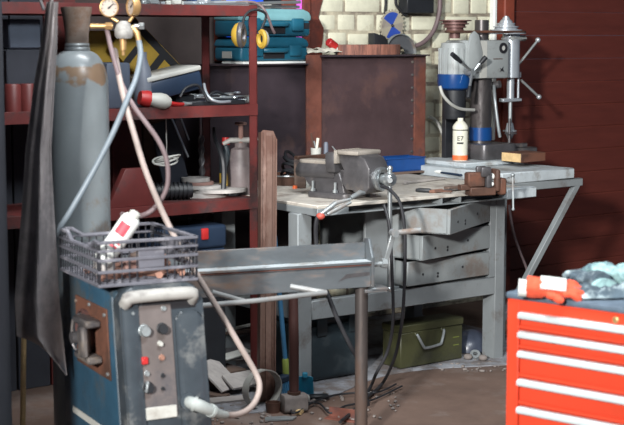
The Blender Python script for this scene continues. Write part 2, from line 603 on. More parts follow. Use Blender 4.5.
# plastered stretch behind the shelf unit
struct(MB().box((-3.2, .02, 0), (1.11, .2, 2.6)).build('wall_rear', 'plaster', loc=U(0, WV, 0), rz=AN))
# red brown painted wall strip beside the bricks
w = MB()
edge = [(1.04, 0.9)] + [(1.12 + .018 * math.sin(k * 2.1) + .01 * math.sin(k * 5.3), 0.9 + k * .06) for k in range(28)] + [(1.04, 2.52)]
w.prism([(x, zz) for x, zz in edge], -.0, .012, TR(0, 0, 0) @ RX(R(90)))
struct(w.build('trim_2', 'jamb', loc=U(0, WV, 0), rz=AN))
# window with coloured light behind the shelf unit
wo = MB()
wx0, wx1 = .42, 1.03
wo.box((wx0, -.03, 1.55), (wx0 + .05, .02, 2.5), .004)
wo.box((wx1 - .05, -.03, 1.55), (wx1, .02, 2.5), .004)
wo.box((wx1 - .19, -.03, 1.55), (wx1 - .10, .02, 2.5), .004)
wo.box((wx0, -.03, 1.5), (wx1, .02, 1.55), .004)
wo.box((wx0, -.03, 2.45), (wx1, .02, 2.5), .004)
win = struct(wo.build('window_1', 'jamb', loc=U(0, WV, 0), rz=AN))
MB().box((wx1 - .10, -.012, 1.55), (wx1 - .05, .0, 2.45)).build('pane', 'glasspink', win)
MB().box((wx0 + .05, -.012, 1.55), (wx0 + .30, .0, 2.45)).build('pane', 'glassblue', win)
MB().box((wx0 + .30, -.012, 1.55), (wx1 - .19, .0, 2.45)).build('pane', 'glassdark', win)
# jamb and plank door
struct(MB().box((2.44, -.035, 0), (2.50, .0, 2.6), .004).box((2.50, -.05, 0), (2.585, .08, 2.6), .006).build('trim_1', 'jamb', loc=U(0, WV, 0), rz=AN))
struct(MB().box((2.415, -.045, 1.0), (2.442, .0, 2.6), .006).build('trim_3', 'white', loc=U(0, WV, 0), rz=AN))
d = MB()
z = .02
while z < 2.55:
    d.box((2.585, .0, z), (6.6, .05, z + .1455), .004)
    z += .1475
door = struct(d.build('door_1', 'door', loc=U(0, WV, 0), rz=AN))
struct(MB().box((2.585, -.0, 2.56), (6.6, .2, 3.6)).box((-3.2, .0, 2.6), (2.585, .2, 3.6)).build('wall_upper', 'plaster', loc=U(0, WV, 0), rz=AN))
# added pier, almost out of view, blocks the work lamp to shade the left
struct(MB().box((-2.6, 4.15, 0), (-1.03, 4.95, 3.6), .01).build('shade_wall_left', 'darkwall'))
# dusty ground under and behind the bench, thrown up in a low uneven bank
def dustf(s, t):
    x = -.55 + 2.3 * s
    y = -.05 - .12 * math.sin(s * 9) * (1 - t) + 1.3 * t
    e = min(1, 7 * t, 7 * s, 7 * (1 - s))
    return U(x, y, .003 + e * (.006 + .007 * noise.noise(Vector((x * 6, y * 6, 1)))))
struct(MB().sheet(dustf, 46, 30, .004).build('floor_dust', 'dustfloor', world=True))

# =================================================================== WORKBENCH
wb = T('workbench', 'grey welded steel workbench with a dusty top and crooked drawers', 'workbench', U(0, 0, 0), AN)
TOP = .885
MB().box((.02, -.12, TOP - .016), (1.19, 1.0, TOP), .003).box((1.19, -.05, TOP - .016), (1.36, 1.0, TOP), .003).build('worktop', 'benchtop', wb)
MB().box((.06, -.05, .838), (1.19, -.04, TOP - .016)).build('channel_web', 'castiron', wb)  # web in darker metal to paint the shade inside the channel
f = MB()
f.box((.02, -.12, .836), (1.19, -.04, .842), .001)             # lower lip of the channel
f.box((.76, -.12, .842), (.766, -.05, TOP - .016))
f.box((.88, -.12, .842), (.886, -.05, TOP - .016))
f.box((.02, -.12, .838), (.06, 1.0, TOP - .016), .002)         # left side member
f.box((1.32, -.04, .838), (1.36, 1.0, TOP - .016), .002)
f.box((.06, .96, .838), (1.32, 1.0, TOP - .016))
f.box((0.02, -.118, .838), (.20, -.082, TOP - .016), .002)
f.build('top_frame', 'bench', wb)
for (x0, x1, y0, y1) in ((0, .08, 0, .075), (1.235, 1.30, 0, .09), (.0, .08, .62, .695), (1.235, 1.30, .62, .7)):
    MB().box((x0, y0, 0), (x1, y1, .838), .004).build('leg', 'bench', wb)
MB().box((.08, .0, .342), (1.235, .04, .430), .003).build('front_rail', 'bench', wb)
MB().box((.02, .075, .342), (.06, .62, .43), .003).build('side_rail', 'bench', wb)
MB().box((.08, .64, .342), (1.235, .68, .43), .003).build('rear_rail', 'bench', wb)
c = MB()
c.box((.60, .05, .43), (.615, .62, .838))
c.box((1.215, .05, .43), (1.235, .62, .838))
c.box((.60, .60, .43), (1.235, .62, .838))
c.box((.60, .04, .43), (1.235, .62, .44))
c.box((1.195, .0, .43), (1.235, .05, .838), .002)
c.box((.44, .06, .43), (.6, .075, .838), .002)
c.build('drawer_carcass', 'bench', wb)
for i, (z0, th) in enumerate(((.715, 27), (.58, 12), (.445, 2.5))):
    h = .118
    Mx = TR(1.19, -.004, 0) @ RZ(R(th)) @ TR(-.56, 0, 0)
    dm = MB()
    dm.box((0, 0, z0), (.56, .018, z0 + h), .003, Mx)
    dm.box((.0, .018, z0), (.012, .30, z0 + h), 0, Mx)
    dm.box((.548, .018, z0), (.56, .30, z0 + h), 0, Mx)
    dm.box((.0, .29, z0), (.56, .30, z0 + h), 0, Mx)
    dm.box((.0, .01, z0), (.56, .30, z0 + .006), 0, Mx)
    dr = dm.build('drawer', 'drawer', wb)
    k = MB()
    for (a, b) in ((.10, .05), (.20, .03), (.20, .045), (.37, .06)):
        k.cyl(Mx @ Vector((a, -.002, z0 + b)), Mx @ Vector((a, .004, z0 + b)), .006, seg=10)
    k.build('screw_hole', 'ink', dr)
tb = MB()
tb.box((1.195, -.118, .834), (1.40, -.052, .886), .004)
o = tb.build('timber_batten', 'platform', world=False, loc=U(0, 0, 0), rz=AN)
o.parent = wb
o.location = (0, 0, 0)
o.rotation_euler = (0, 0, 0)

# rack beside the bench carrying the drilling machine
rk = T('drill_stand', 'white slab shelf on a steel bracket carrying the drilling machine', 'stand', U(1.30, .2, 0), AN)
MB().box((.17, .0, .868), (.715, .78, .925), .005).build('slab', 'platform', rk)
MB().box((.24, .36, .925), (.62, .77, .95), .006).build('upper_slab', 'platform', rk)
br = MB()
br.bar((.075, .02, .845), (.785, .02, .845), .035, .042, .003)
br.bar((.765, .02, .85), (.365, .02, .33), .034, .034, .003)
br.bar((.365, .02, .33), (.08, .02, -.03 + .04), .034, .034, .003)
br.bar((.075, .72, .845), (.70, .72, .845), .04, .045, .003)
br.bar((.19, .02, .0), (.19, .02, .85), .04, .04, .003)
br.bar((.19, .72, .0), (.19, .72, .85), .04, .04, .003)
br.build('bracket', 'bench', rk)

# =================================================================== BACKSPLASH
bs = T('steel_backsplash', 'brown heat-stained sheet steel backsplash with rusty angle posts behind the bench', 'backsplash', U(.9, 1.0, TOP), AN)
MB().box((-.07, 0.006, 0), (.73, .012, .647)).build('right_sheet', 'splash', bs)
MB().box((-.77, 0.012, 0), (-.06, .018, .605)).build('left_sheet', 'splash2', bs)
a_ = MB().box((.655, -.006, 0), (.735, .006, .648), .001).box((.729, -.006, 0), (.735, .07, .648))
a_.build('angle_post', 'anglerust', bs)
MB().box((-.105, -.006, 0), (-.01, .006, .65), .001).box((-.01, -.004, 0), (-.005, .02, .65)).build('angle_post', 'anglerust', bs)
rv = MB()
for k in range(9):
    rv.lathe([(0, .0), (.009, .0), (.007, .006), (0, .008)], 10, TR(.645, .006, .03 + k * .072) @ RX(R(90)))
rv.build('rivet', 'castiron', bs)
lg = MB()
lg.box((-.02, -.040, .640), (.735, .285, .648))
lg.box((-.77, -.03, .600), (-.105, .285, .606))
lg.box((-.77, .275, 0), (.735, .285, .6))
lg.build('top_ledge', 'splash2', bs)
LZR, LZL = TOP + .648, TOP + .606     # heights of the two ledges


def ledge(x, y, vv):
    return onv(x, y, vv)


# =================================================================== SHELF UNIT
SV0, SV1 = .30, .74
sh = T('metal_shelf_unit', 'red oxide angle iron shelf unit full of tools', 'shelf', U(-.03, SV0, 0), AN)
DV = SV1 - SV0
LX = -1.75
for (x, y) in ((-.022, 0), (-.022, DV - .04), (LX, 0), (LX, DV - .04)):
    MB().box((x, y, 0), (x + .042, y + .006, 1.775)).box((x + .036, y, 0), (x + .042, y + .04, 1.775)).build('post', 'redshelf', sh)
for zt, hh in ((1.772, .048), (1.322, .052), (.888, .052)):
    MB().box((LX, -.004, zt - hh), (.02, .003, zt), .001).build('front_beam', 'redshelf', sh)
    MB().box((LX, DV - .004, zt - hh), (.02, DV + .003, zt), .001).build('rear_beam', 'redshelf', sh)
    MB().box((.014, .0, zt - hh), (.02, DV, zt), .001).build('side_beam', 'redshelf', sh)
    MB().box((LX, .004, zt - .018), (.013, DV - .005, zt - .004)).build('shelf_board', 'redshelf', sh)
S1, S2, S3 = 1.768, 1.318, .884
# red brown plank partition and dark boards behind the shelves
pt = T('plank_partition', 'dark red brown upright planks standing behind the shelf unit', 'partition', U(-.7, .86, 0), AN)
for k in range(9):
    if k in (6, ):
        continue
    MB().box((-.95 + k * .17, random.uniform(0, .01), 0), (-.95 + k * .17 + .162, .03, (2.2 if k < 6 else 1.36)), .003).build('plank', ('darkwall' if k < 5 else 'redshelf') if k % 2 else ('darkwall' if k in (0, 4) else 'rustdark'), pt)  # leftmost planks darkened in colour to stand for the shade there


def shelf_at(x, y, vv):
    return onv(x, y, vv)




def path(pts):
    return [ony(x, y, Y) for x, y, Y in pts]


def hose(name, m, pts, r, label, cat, seg=10, smooth=8, group=None):
    o = MB().tube(path(pts), r, seg, smooth).build(name, m, world=True)
    return tag(o, label, cat, group)


# =================================================================== GAS CYLINDER
GY = 5.44
gx = ony(79, 150, GY).x
gc = T('gas_cylinder', 'tall grey gas cylinder with rusty shoulder and cap', 'gas cylinder', (gx, GY, 0))
zs = ony(79, 48, GY).z
rb = .112
prof = [(0, 0), (.095, 0), (rb, .02), (rb, zs - .145)]
for k in range(1, 10):
    t = k / 9 * math.pi / 2
    prof.append((.040 + (rb - .040) * math.cos(t), zs - .145 + .135 * math.sin(t)))
prof += [(.040, zs)]
MB().lathe(prof, 48).build('body', 'cyl', gc)
MB().lathe([(.036, zs - .012), (.046, zs - .012), (.047, zs - .002), (.044, zs + .004), (.046, zs + .01), (.043, zs + .018), (.034, zs + .018)], 36).build('collar_ring', 'dullsteel', gc)
zc = ony(76, 7, GY).z
MB().lathe([(.042, zs + .018), (.043, zs + .05), (.050, zc - .04), (.056, zc - .012), (.057, zc), (.053, zc), (.049, zc - .05), (.0, zc - .08)], 36).build('valve_cap', 'capmetal', gc)

# regulator with two gauges
RY_ = 5.26
rp = ony(124, 30, RY_)
rg = T('gas_regulator', 'brass gas regulator with two round dial gauges beside the cylinder cap', 'regulator', rp)
px = .00357


def rl(x, y):
    return Vector(((x - 124) * px, 0, (30 - y) * px))


m_ = MB()
m_.lathe([(0, -.03), (.026, -.03), (.033, -.02), (.034, .0), (.026, .02), (.012, .032), (0, .032)], 24, TR(0, 0, 0))
m_.build('bonnet', 'handlegrey', rg)
MB().cyl(rl(91, 26), rl(113, 26), .009).cyl(rl(106, 26), rl(112, 26), .014, seg=6).build('inlet_pipe', 'brass', rg)
MB().cyl(rl(134, 26), rl(144, 26), .008).cyl(rl(139, 26), rl(144, 26), .013, seg=6).build('outlet_nut', 'steel', rg)
MB().cyl(rl(123, 38), rl(123, 50), .014, .011).cyl(rl(123, 50), rl(123, 55), .006, seg=8).build('adjusting_screw', 'brass', rg)
MB().tube([rl(132, 26), rl(137, 33), rl(139, 42)], [.010, .011, .009], 12).build('hose_barb', 'brass', rg)
for (gx_, gy_, tl) in ((109, 8, 18), (134, 7, -58)):
    cpt = rl(gx_, gy_)
    Mg = TR(*cpt) @ RZ(R(tl)) @ RX(R(90))
    g_ = MB().lathe([(0, -.014), (.030, -.014), (.034, -.008), (.034, .014), (.030, .016), (.030, .008), (0, .008)], 28, Mg)
    g_.cyl(cpt + Vector((0, 0.008, -.03)), rl(118 if gx_ < 120 else 129, 22) + Vector((0, .004, 0)), .006, seg=10)
    gg = g_.build('pressure_gauge', 'brass', rg)
    gf = MB().lathe([(0, .009), (.030, .009), (.030, .0095), (0, .0095)], 28, Mg)
    gf.mi = 1
    gf.box((-.002, -.006, .0096), (.002, .022, .011), 0, Mg @ RZ(R(-50)))
    for k in range(9):
        a = R(-130 + 260 * k / 8 + 90)
        gf.box((-.001, .021, .0096), (.001, .026, .0105), 0, Mg @ RZ(a - R(90)))
    gf.lathe([(0, .0096), (.004, .0096), (.004, .012), (0, .012)], 10, Mg)
    gf.build('gauge_face', ['gauge', 'ink'], gg)

# hoses hanging from it
hose('gas_hose', 'bluehose', [(139, 41, 5.26), (140.5, 56, 5.24), (136, 78, 5.2), (127, 100, 5.12), (112, 135, 5.08), (93, 172, 5.05), (70, 212, 5.03), (58, 232, 5.05), (50, 262, 5.12), (46, 300, 5.2)], .0105,
     'grey-blue gas hose slanting across the grey cylinder', 'hose')
hose('welding_hose', 'pinkhose', [(115, 50, 5.28), (117, 66, 5.22), (124, 98, 5.14), (133, 130, 5.1), (146, 172, 5.08), (163, 213, 5.07), (179, 245, 5.06), (197, 275, 5.06), (218, 309, 5.06), (240, 346, 5.06), (256, 374, 5.06), (259.5, 388, 5.03), (255, 402, 4.98), (246, 411, 4.92), (234, 415, 4.85), (222, 414.5, 4.78)], .0108,
     'long pale pink hose curving down to the white cable plug on the welder', 'hose')
hose('rubber_hose', 'darkhose', [(107, 30, 5.27), (112, 52, 5.22), (121, 82, 5.18), (133, 105, 5.12), (146, 123, 5.1), (158, 140, 5.1), (166, 158, 5.1), (168, 176, 5.1), (166, 190, 5.1), (158, 204, 5.1), (148, 213, 5.08), (134, 217, 5.12), (122, 214, 5.2)], .0088,
     'dark mauve hose bowing out over the lower shelf', 'hose')

# =================================================================== WELDER
YW = R(27)
wp0 = ony(118, 300, 4.70)
wd = T('welding_machine', 'blue and grey welding machine with handle and grimy control panel', 'welder', (wp0.x, wp0.y, 0), YW)
WW, WH, WD = .285, .825, .60
hb = MB()
hb.box((.0, .03, .06), (WW, WD, WH - .02), .012, seg=2)
hb.build('housing', 'welderblue', wd)
fr = MB()
fr.prism(rrect(WW + .006, WH - .06, .06, 6, WW / 2, (WH + .06) / 2), -.05, .02, TR(0, -.0, 0) @ RX(R(90)) @ TR(0, 0, -.012), bev=.014)
fr.build('front_bezel', 'weldergrey', wd)
MB().prism(rrect(.058, WH - .10, .026, 5, .030, (WH + .04) / 2), -.0, .02, RX(R(90)) @ TR(0, 0, -.004), bev=.010).build('left_rail', 'weldergrey', wd)
MB().prism(rrect(.100, WH - .16, .03, 5, WW - .052, (WH - .02) / 2), -.0, .02, RX(R(90)) @ TR(0, 0, -.004), bev=.012).build('right_pad', 'weldergrey', wd)
MB().box((.07, -.010, WH - .085), (WW - .02, .0, WH - .035), .004).build('handle_recess_shade', 'ink', wd)  # black box painting the shade of the recess behind the handle
MB().box((-.004, .052, .08), (.0, .062, WH - .04), .001).build('edge_strip', 'bluehose', wd)
MB().box((0.03, .08, 0), (WW - .03, WD - .05, .06), .01).build('base_skid', 'black', wd)


SLANT = .17


def slant_y(y, z):
    """the sloping front: the foot of the machine stands further forward than its top"""
    return y - (WH - z) * SLANT * max(0.0, min(1.0, 1 - y / (WD - .02)))


def wl(x, y, yl=-.001):
    """pixel ray cut with the sloping front, given in unsloped coordinates"""
    Mi = MX[wd.name].inverted()
    c = Mi @ CAM
    d = Mi.to_3x3() @ ray(x, y)
    # y = yl - (WH - z) * SLANT
    t = (yl - WH * SLANT + c.z * SLANT - c.y) / (d.y - d.z * SLANT)
    p = c + d * t
    return Vector((p.x, yl, p.z))


# recessed control plate
cp = []
for (x, y) in ((139, 425), (177, 420), (171, 302), (137, 307)):
    p = wl(x, y, -.002)
    cp.append((p.x, p.z))
zb = min(c[1] for c in cp) - .22
xl = (cp[0][0] + cp[3][0]) / 2
xr = (cp[1][0] + cp[2][0]) / 2
zt = (cp[2][1] + cp[3][1]) / 2
MB().box((xl, -.0125, zt - .36), (xr, .002, zt), .003).build('control_plate', 'panel', wd)
p0, p1 = wl(140, 417, -.007), wl(176, 404, -.007)
MB().box((p0.x, -.0145, p1.z - .04), (p1.x, -.010, p1.z), .002).build('label_plate', 'palegrey', wd)


def knob(x, y, r, d, m, name):
    p = wl(x, y, -.006)
    Mk = TR(p.x, -.0115, p.z) @ RX(R(90))
    return MB().lathe([(0, 0), (r * 1.1, 0), (r * 1.1, d * .25), (r, d * .3), (r * .85, d), (0, d)], 18, Mk).build(name, m, wd)


knob(143, 330, .018, .026, 'dullsteel', 'dial_knob')
knob(161, 328, .017, .024, 'black', 'dial_knob')
knob(147, 387, .018, .02, 'black', 'selector_knob')
knob(159, 343, .008, .016, 'palegrey', 'toggle_switch')
knob(146, 373, .008, .012, 'dullsteel', 'small_socket')
knob(161, 357, .009, .01, 'copper', 'indicator_lamp')
knob(162, 375, .007, .008, 'black', 'small_socket')
knob(162, 388, .006, .008, 'black', 'small_socket')
knob(132, 313, .006, .006, 'dullsteel', 'screw')
knob(163, 308, .008, .008, 'dullsteel', 'screw')
p = wl(143.5, 360, -.006)
MB().box((p.x - .011, -.024, p.z - .012), (p.x + .011, -.010, p.z + .012), .003).build('red_switch', 'redp', wd)
p = wl(147, 387, -.03)
MB().box((p.x - .004, -.036, p.z - .018), (p.x + .004, -.022, p.z + .018), .002, TR(p.x, 0, p.z) @ RY(R(15)) @ TR(-p.x, 0, -p.z)).build('pointer', 'dullsteel', wd)
# handle bar across the top front
h0, h1 = wl(129, 298, -.02), wl(190, 294, -.02)
hm = MB().tube([(h0.x - .012, .012, h0.z - .035), (h0.x - .008, -.018, h0.z - .012), (h0.x + .012, -.026, h0.z + .002), (h1.x - .012, -.026, h0.z + .002), (h1.x + .008, -.018, h0.z - .012), (h1.x + .012, .012, h0.z - .035)], [.019, .020, .021, .021, .020, .019], 14, 5)
hm.build('carry_handle', 'handlegrey', wd)
# wire feeder plate and socket on the left flank
fp = MB().box((-.006, .115, .50), (.0, .435, .735), .002)
fp.build('rust_plate', 'rustdark', wd)
MB().lathe([(.075, 0), (.082, 0), (.082, .012), (.075, .012)], 32, TR(-.006, .33, .62) @ RY(R(-90))).lathe([(0, 0), (.075, 0), (.075, .004), (0, .004)], 32, TR(-.006, .33, .62) @ RY(R(-90))).build('round_port', 'anglerust', wd)
sk = MB()
sk.box((-.06, .17, .545), (-.006, .31, .57), .006)
sk.box((-.06, .17, .665), (-.006, .31, .69), .006)
sk.box((-.075, .175, .565), (-.05, .225, .67), .008)
sk.box((-.045, .235, .565), (-.02, .305, .67), .008)
sk.lathe([(0, 0), (.022, 0), (.02, .03), (0, .03)], 16, TR(-.05, .27, .62) @ RY(R(-90)))
sk.tube([(-.03, .31, .69), (-.05, .335, .66), (-.05, .34, .58), (-.03, .31, .55)], .006, 8, 4)
sk.build('socket_frame', 'castiron', wd)
for (a, b) in ((.13, .52), (.13, .715), (.42, .52), (.42, .715), (.28, .725)):
    MB().cyl((-.004, a, b), (-.012, a, b), .006, seg=8).build('screw', 'dullsteel', wd)
MB().box((-.005, .06, .30), (.0, .5, .325), .002).build('trim_strip', 'palegrey', wd)
# cable connector
c0, c1 = wl(186, 401, -.0), None
pc = [ony(185, 400.5, 4.735), ony(193, 403.5, 4.70), ony(200, 406, 4.70), ony(212, 411, 4.735), ony(220, 414, 4.77), ony(226, 415, 4.80)]
MB().tube([wl(186, 401, -.0), wl(189, 402, -.03)], [.030, .028], 18).build('cable_socket', 'weldergrey', wd)
tag(MB().tube(pc, [.019, .021, .0215, .019, .0145, .0125], 16, 3).tube([pc[1], pc[1] * .6 + pc[2] * .4], .0255, 18).tube([pc[3] * .85 + pc[2] * .15, pc[3] * .9 + pc[4] * .1], .0225, 18).build('cable_plug', 'plug', world=True), 'pale grey cable plug in the socket low on the welder front', 'plug')

for o in wd.children_recursive:
    for w_ in o.data.vertices:
        w_.co.y = slant_y(w_.co.y, w_.co.z)
# =================================================================== CRATE on the welder
cr0 = ony(99, 290, 4.68)
ct = T('plastic_crate', 'black slatted plastic crate standing on the welder', 'crate', (cr0.x, cr0.y, WH), YW)
CW, CD, CH = .345, .42, .150
lp_ = MB().box((.004, .004, .0), (CW - .004, CD - .004, .008))
for k in range(8):
    lp_.box((.004, .02 + k * .05, .008), (CW - .004, .03 + k * .05, .012))
lp_.build('base', 'crate', ct)


def wall(name, f, L, dip):
    """slatted wall: f maps (along, out, z) to local point boxes"""
    mb = MB()

    def bx(a0, a1, o0, o1, z0, z1, bev=.0015):
        p, q = f(a0, o0), f(a1, o1)
        mb.box((min(p[0], q[0]), min(p[1], q[1]), z0), (max(p[0], q[0]), max(p[1], q[1]), z1), bev)
    for zz in (.0, .044, .082):
        bx(0, L, -.002, .010, zz, zz + .010)
    bx(0, L, -.002, .012, .113, .121)
    # top rim with a hand-hold dip
    if dip:
        a, b = L * .12, L * .80
        bx(0, a, -.002, .014, .140, .150)
        bx(b, L, -.002, .014, .140, .150)
        p, q, r_, t = f(a, .006), f(a + .045, .006), f(b - .045, .006), f(b, .006)
        mb.tube([(p[0], p[1], .145), (q[0], q[1], .118), (r_[0], r_[1], .118), (t[0], t[1], .145)], .0075, 8)
    else:
        bx(0, L, -.002, .014, .140, .150)
    if not dip:
        bx(L * .40, L * .66, .002, .008, .055, .113)
    side = mb.build(name, 'crate', ct)
    mb = MB()
    n = int(L / .026)
    for k in range(n + 1):
        a = k * (L - .004) / n
        top = .12 if dip and L * .14 < a < L * .8 else .142
        if not dip and .40 * L < a < .66 * L:
            continue
        m0, m1 = f(a, .004), f(a + .0045, .008)
        mb.box((min(m0[0], m1[0]), min(m0[1], m1[1]), 0), (max(m0[0], m1[0]), max(m0[1], m1[1]), top), .001)
    mb.build('slats', 'crateshade', side)
    return side


wall('side_panel', lambda a, o: (a, o), CW, False)
wall('side_panel', lambda a, o: (a, CD - o), CW, True)
wall('side_panel', lambda a, o: (o, a), CD, True)
wall('side_panel', lambda a, o: (CW - o, a), CD, False)
# white can leaning in the crate
b0, b1 = ony(117, 240, 4.86), ony(137, 211, 4.86)
dd = (b1 - b0).normalized()
base = b0 - dd * .09
Mc = Matrix.Translation(base) @ dd.to_track_quat('Z', 'Y').to_matrix().to_4x4()
cn = T('aerosol_can', 'white aerosol can with a pink-red label leaning in the crate', 'can', base)
MB().lathe([(0, 0), (.032, 0), (.034, .004), (.034, .165), (.031, .178), (.024, .186), (.0, .186)], 28, Mc).build('can_body', 'white', cn, world=True)
MB().lathe([(.018, .186), (.020, .187), (.0195, .200), (.012, .206), (0, .206)], 20, Mc).build('cap', 'palegrey', cn, world=True)


def wrap(name, m, par, Mx, r, a0, a1, z0, z1, th=.0012):
    def ff(s, t):
        a = a0 + (a1 - a0) * s
        return Mx @ Vector((r * math.cos(a), r * math.sin(a), z0 + (z1 - z0) * t))
    return MB().sheet(ff, 10, 2, th).build(name, m, par, world=True)


# angle on the can that faces the camera
tc = (Mc.inverted() @ CAM)
af = math.atan2(tc.y, tc.x)
wrap('red_label', 'labelpink', cn, Mc, .0345, af - .75, af + .35, .115, .160)
wrap('small_mark', 'labelpink', cn, Mc, .0345, af - .5, af + .4, .068, .076)
wrap('small_mark', 'labelpink', cn, Mc, .0345, af - .3, af + .5, .084, .090)
# odd fittings in the crate
fit = []
for k, (a, b, L, an) in enumerate(((.05, .06, .07, 20), (.11, .12, .06, 80), (.20, .06, .08, -30), (.235, .045, .06, 50), (.27, .08, .07, 10), (.31, .06, .05, 70), (.06, .2, .08, -40), (.16, .27, .09, 30), (.29, .22, .08, -10))):
    Mf = MX[ct.name] @ TR(a, b, .026) @ RZ(R(an))
    o = MB()
    o.tube([(-L / 2, 0, 0), (-L / 2 + .012, 0, 0), (-L / 2 + .0121, 0, 0), (L / 2 - .012, 0, 0), (L / 2 - .0119, 0, 0), (L / 2, 0, 0)], [.014, .014, .010, .010, .014, .014], 6)
    bmesh.ops.transform(o.bm, matrix=Mf, verts=o.bm.verts[:])
    fit.append(tag(o.build('pipe_fitting', 'copper', world=True), 'small coppery pipe fitting lying in the black crate', 'fitting', 'coppery fittings in the crate'))
# second layer, a few blocks reaching the slats
for k, (a, b, zz, sx, m_, nm, lb) in enumerate(((.245, .06, .047, .05, 'copper', 'pipe_coupling', 'coppery coupling behind the front opening of the crate'), (.14, .06, .036, .06, 'abrasivebrown', 'grinding_stone', 'brown grinding stone in the front left of the crate'), (.08, .14, .036, .07, 'greywood', 'wood_offcut', 'grey wood offcut in the left of the crate'), (.22, .20, .036, .08, 'oldwood', 'wood_offcut', 'brown wood offcut in the middle of the crate'))):
    o = MB().box((-sx / 2, -.02, -.022), (sx / 2, .025, .035), .006, MX[ct.name] @ TR(a, b + .03, zz) @ RZ(R(17 * k)))
    tag(o.build(nm, m_, world=True), lb, 'fitting' if k == 0 else 'offcut')

# =================================================================== APRON hanging on the added pier


AY = 5.02


def apf(s, t):
    # t: 0 top .. 1 bottom ; s across
    ys = [2, 40, 90, 150, 210, 260, 300, 340, 376]
    le = [47, 42, 33, 26, 22, 18, 15, 17, 40]
    re = [58, 57, 54, 51, 54, 57, 59, 63, 67]
    k = t * (len(ys) - 1)
    i = min(len(ys) - 2, int(k))
    fr_ = k - i
    y = ys[i] + (ys[i + 1] - ys[i]) * fr_
    a = le[i] + (le[i + 1] - le[i]) * fr_
    b = re[i] + (re[i + 1] - re[i]) * fr_
    if t > .86:
        y -= (1 - s) * 34 * (t - .86) / .14
    fold = .035 * math.sin(s * 7.5 + 1.2 * t) * (.35 + .65 * t) + .012 * math.sin(s * 15 + t * 5)
    return ony(a + (b - a) * s, y, AY + fold - .03 * math.sin(s * 3.1))


ap = T('leather_apron', 'grey leather apron hanging left of the gas cylinder', 'apron', ony(45, 340, AY))
MB().sheet(apf, 26, 60, .004).build('apron_skirt', 'leather', ap, world=True)
MB().tube(path([(52, 4, AY), (49, -14, AY), (40, -20, AY + .0), (36, -12, AY), (44, 10, AY)]), .006, 8, 6).build('neck_strap', 'leather', ap, world=True)
hk = MB().tube([Vector((-1.04, 4.93, ony(40, -20, AY).z - .012)), Vector((-.94, AY, ony(40, -20, AY).z - .014)), Vector((-.90, AY, ony(40, -20, AY).z - .014)), Vector((-.89, AY, ony(40, -20, AY).z + .02))], .006, 8, 4).build('coat_hook', 'dullsteel', world=True)
tag(hk, 'steel hook on the added dark pier holding the apron', 'hook')
sr = MB().tube([ony(22, 484, 5.35), ony(24, 330, 5.37), ony(27, 206, 5.42)], [.011, .010, .010], 8, 4).build('stiff_rope', 'wood', world=True)  # a rope, drawn straight like a leaning stick
tag(sr, 'tan rope drawn as a straight stick in the dark beside the apron', 'stick')

# =================================================================== ANGLE BEAM STAND
BY = 5.85
ba = ony(367, 265, BY)
sd = T('pipe_clamp_stand', 'blue-grey steel beam clamp on a round post in the foreground', 'stand', (ba.x, ba.y, 0), R(21))
zb0 = CAMH - (287 - 38) / FPX * BY
zt0 = CAMH - (243.5 - 38) / FPX * BY
zm = CAMH - (262 - 38) / FPX * BY
LB = -1.0
bm_ = MB()
bm_.box((LB, .02, zm), (0, .032, zt0), .0015)
bm_.box((LB, -.045, zm - .006), (0, .032, zm + .004), .0015)
MB().box((LB, -.043, zm + .0042), (0, .018, zm + .0056)).build('flange_highlight', 'platform', sd)  # dusty pale strip, its lightness paints the light caught on the flange
bm_.build('upper_angle', 'anglebeam', sd)
bm_ = MB()
bm_.box((LB, -.038, zb0), (0, -.026, zm - .012), .0015)
bm_.box((LB, -.038, zm - .019), (0, .03, zm - .012), .001)
bm_.build('lower_angle', 'anglebeam', sd)
MB().prism([(-.14, zb0 + .030), (-.105, zb0 + .058), (-.005, zb0 + .062), (-.005, zb0 + .048), (-.10, zb0 + .042)], .0382, .0392, RX(R(90))).build('notch_plate', 'castiron', sd)
MB().box((LB, -.040, zm - .011), (0, .028, zm - .0065)).build('rust_seam', 'anglerust', sd)
pl = MB()
pl.prism([(-.050, zb0 + .0), (.045, zb0), (.045, zt0 - .02), (.03, zt0 + .015), (-.01, zt0 + .02), (-.050, zm + .02)], -.0, .012, Matrix(((0, 0, 1, 0), (1, 0, 0, 0), (0, 1, 0, 0), (0, 0, 0, 1))), bev=.001)
pl.build('end_plate', 'anglebeam', sd)
MB().box((.0, -.06, zb0 - .012), (.07, .03, zb0 - .002), .002).box((-.03, -.055, zb0 - .02), (.066, -.045, zb0 - .008), .001).build('foot_plate', 'anglebeam', sd)
pp = lp(sd, 361.5, 300, -.0)
MB().cyl((pp.x, 0, 0), (pp.x, 0, zb0), .0262, seg=24).lathe([(0, 0), (.09, 0), (.09, .012), (0, .012)], 20, TR(pp.x, 0, 0)).build('post', 'postmetal', sd)
MB().cyl((LB + .15, 0, 0), (LB + .15, 0, zb0), .0262, seg=20).lathe([(0, 0), (.09, 0), (.09, .012), (0, .012)], 20, TR(LB + .15, 0, 0)).build('post', 'postmetal', sd)
n0, n1, n2, n3 = lp(sd, 371, 265, -.0), lp(sd, 384, 263, -.0), lp(sd, 394, 233, -.02), lp(sd, 420, 230, -.03)
ck = MB()
ck.cyl(n0, n1 + Vector((.01, 0, 0)), .010, seg=12)
ck.cyl(n1 - Vector((.012, 0, 0)), n1 + Vector((.01, 0, 0)), .02, seg=8)
ck.bar(n1 + Vector((0, 0, -.02)), n2 + Vector((0, 0, .01)), .022, .012, .003)
ck.cyl(n2 + Vector((0, .015, 0)), n2 + Vector((0, -.015, 0)), .017, seg=12)
ck.tube([n2, n3], [.011, .012], 12)
ck.build('crank', 'dullsteel', sd)

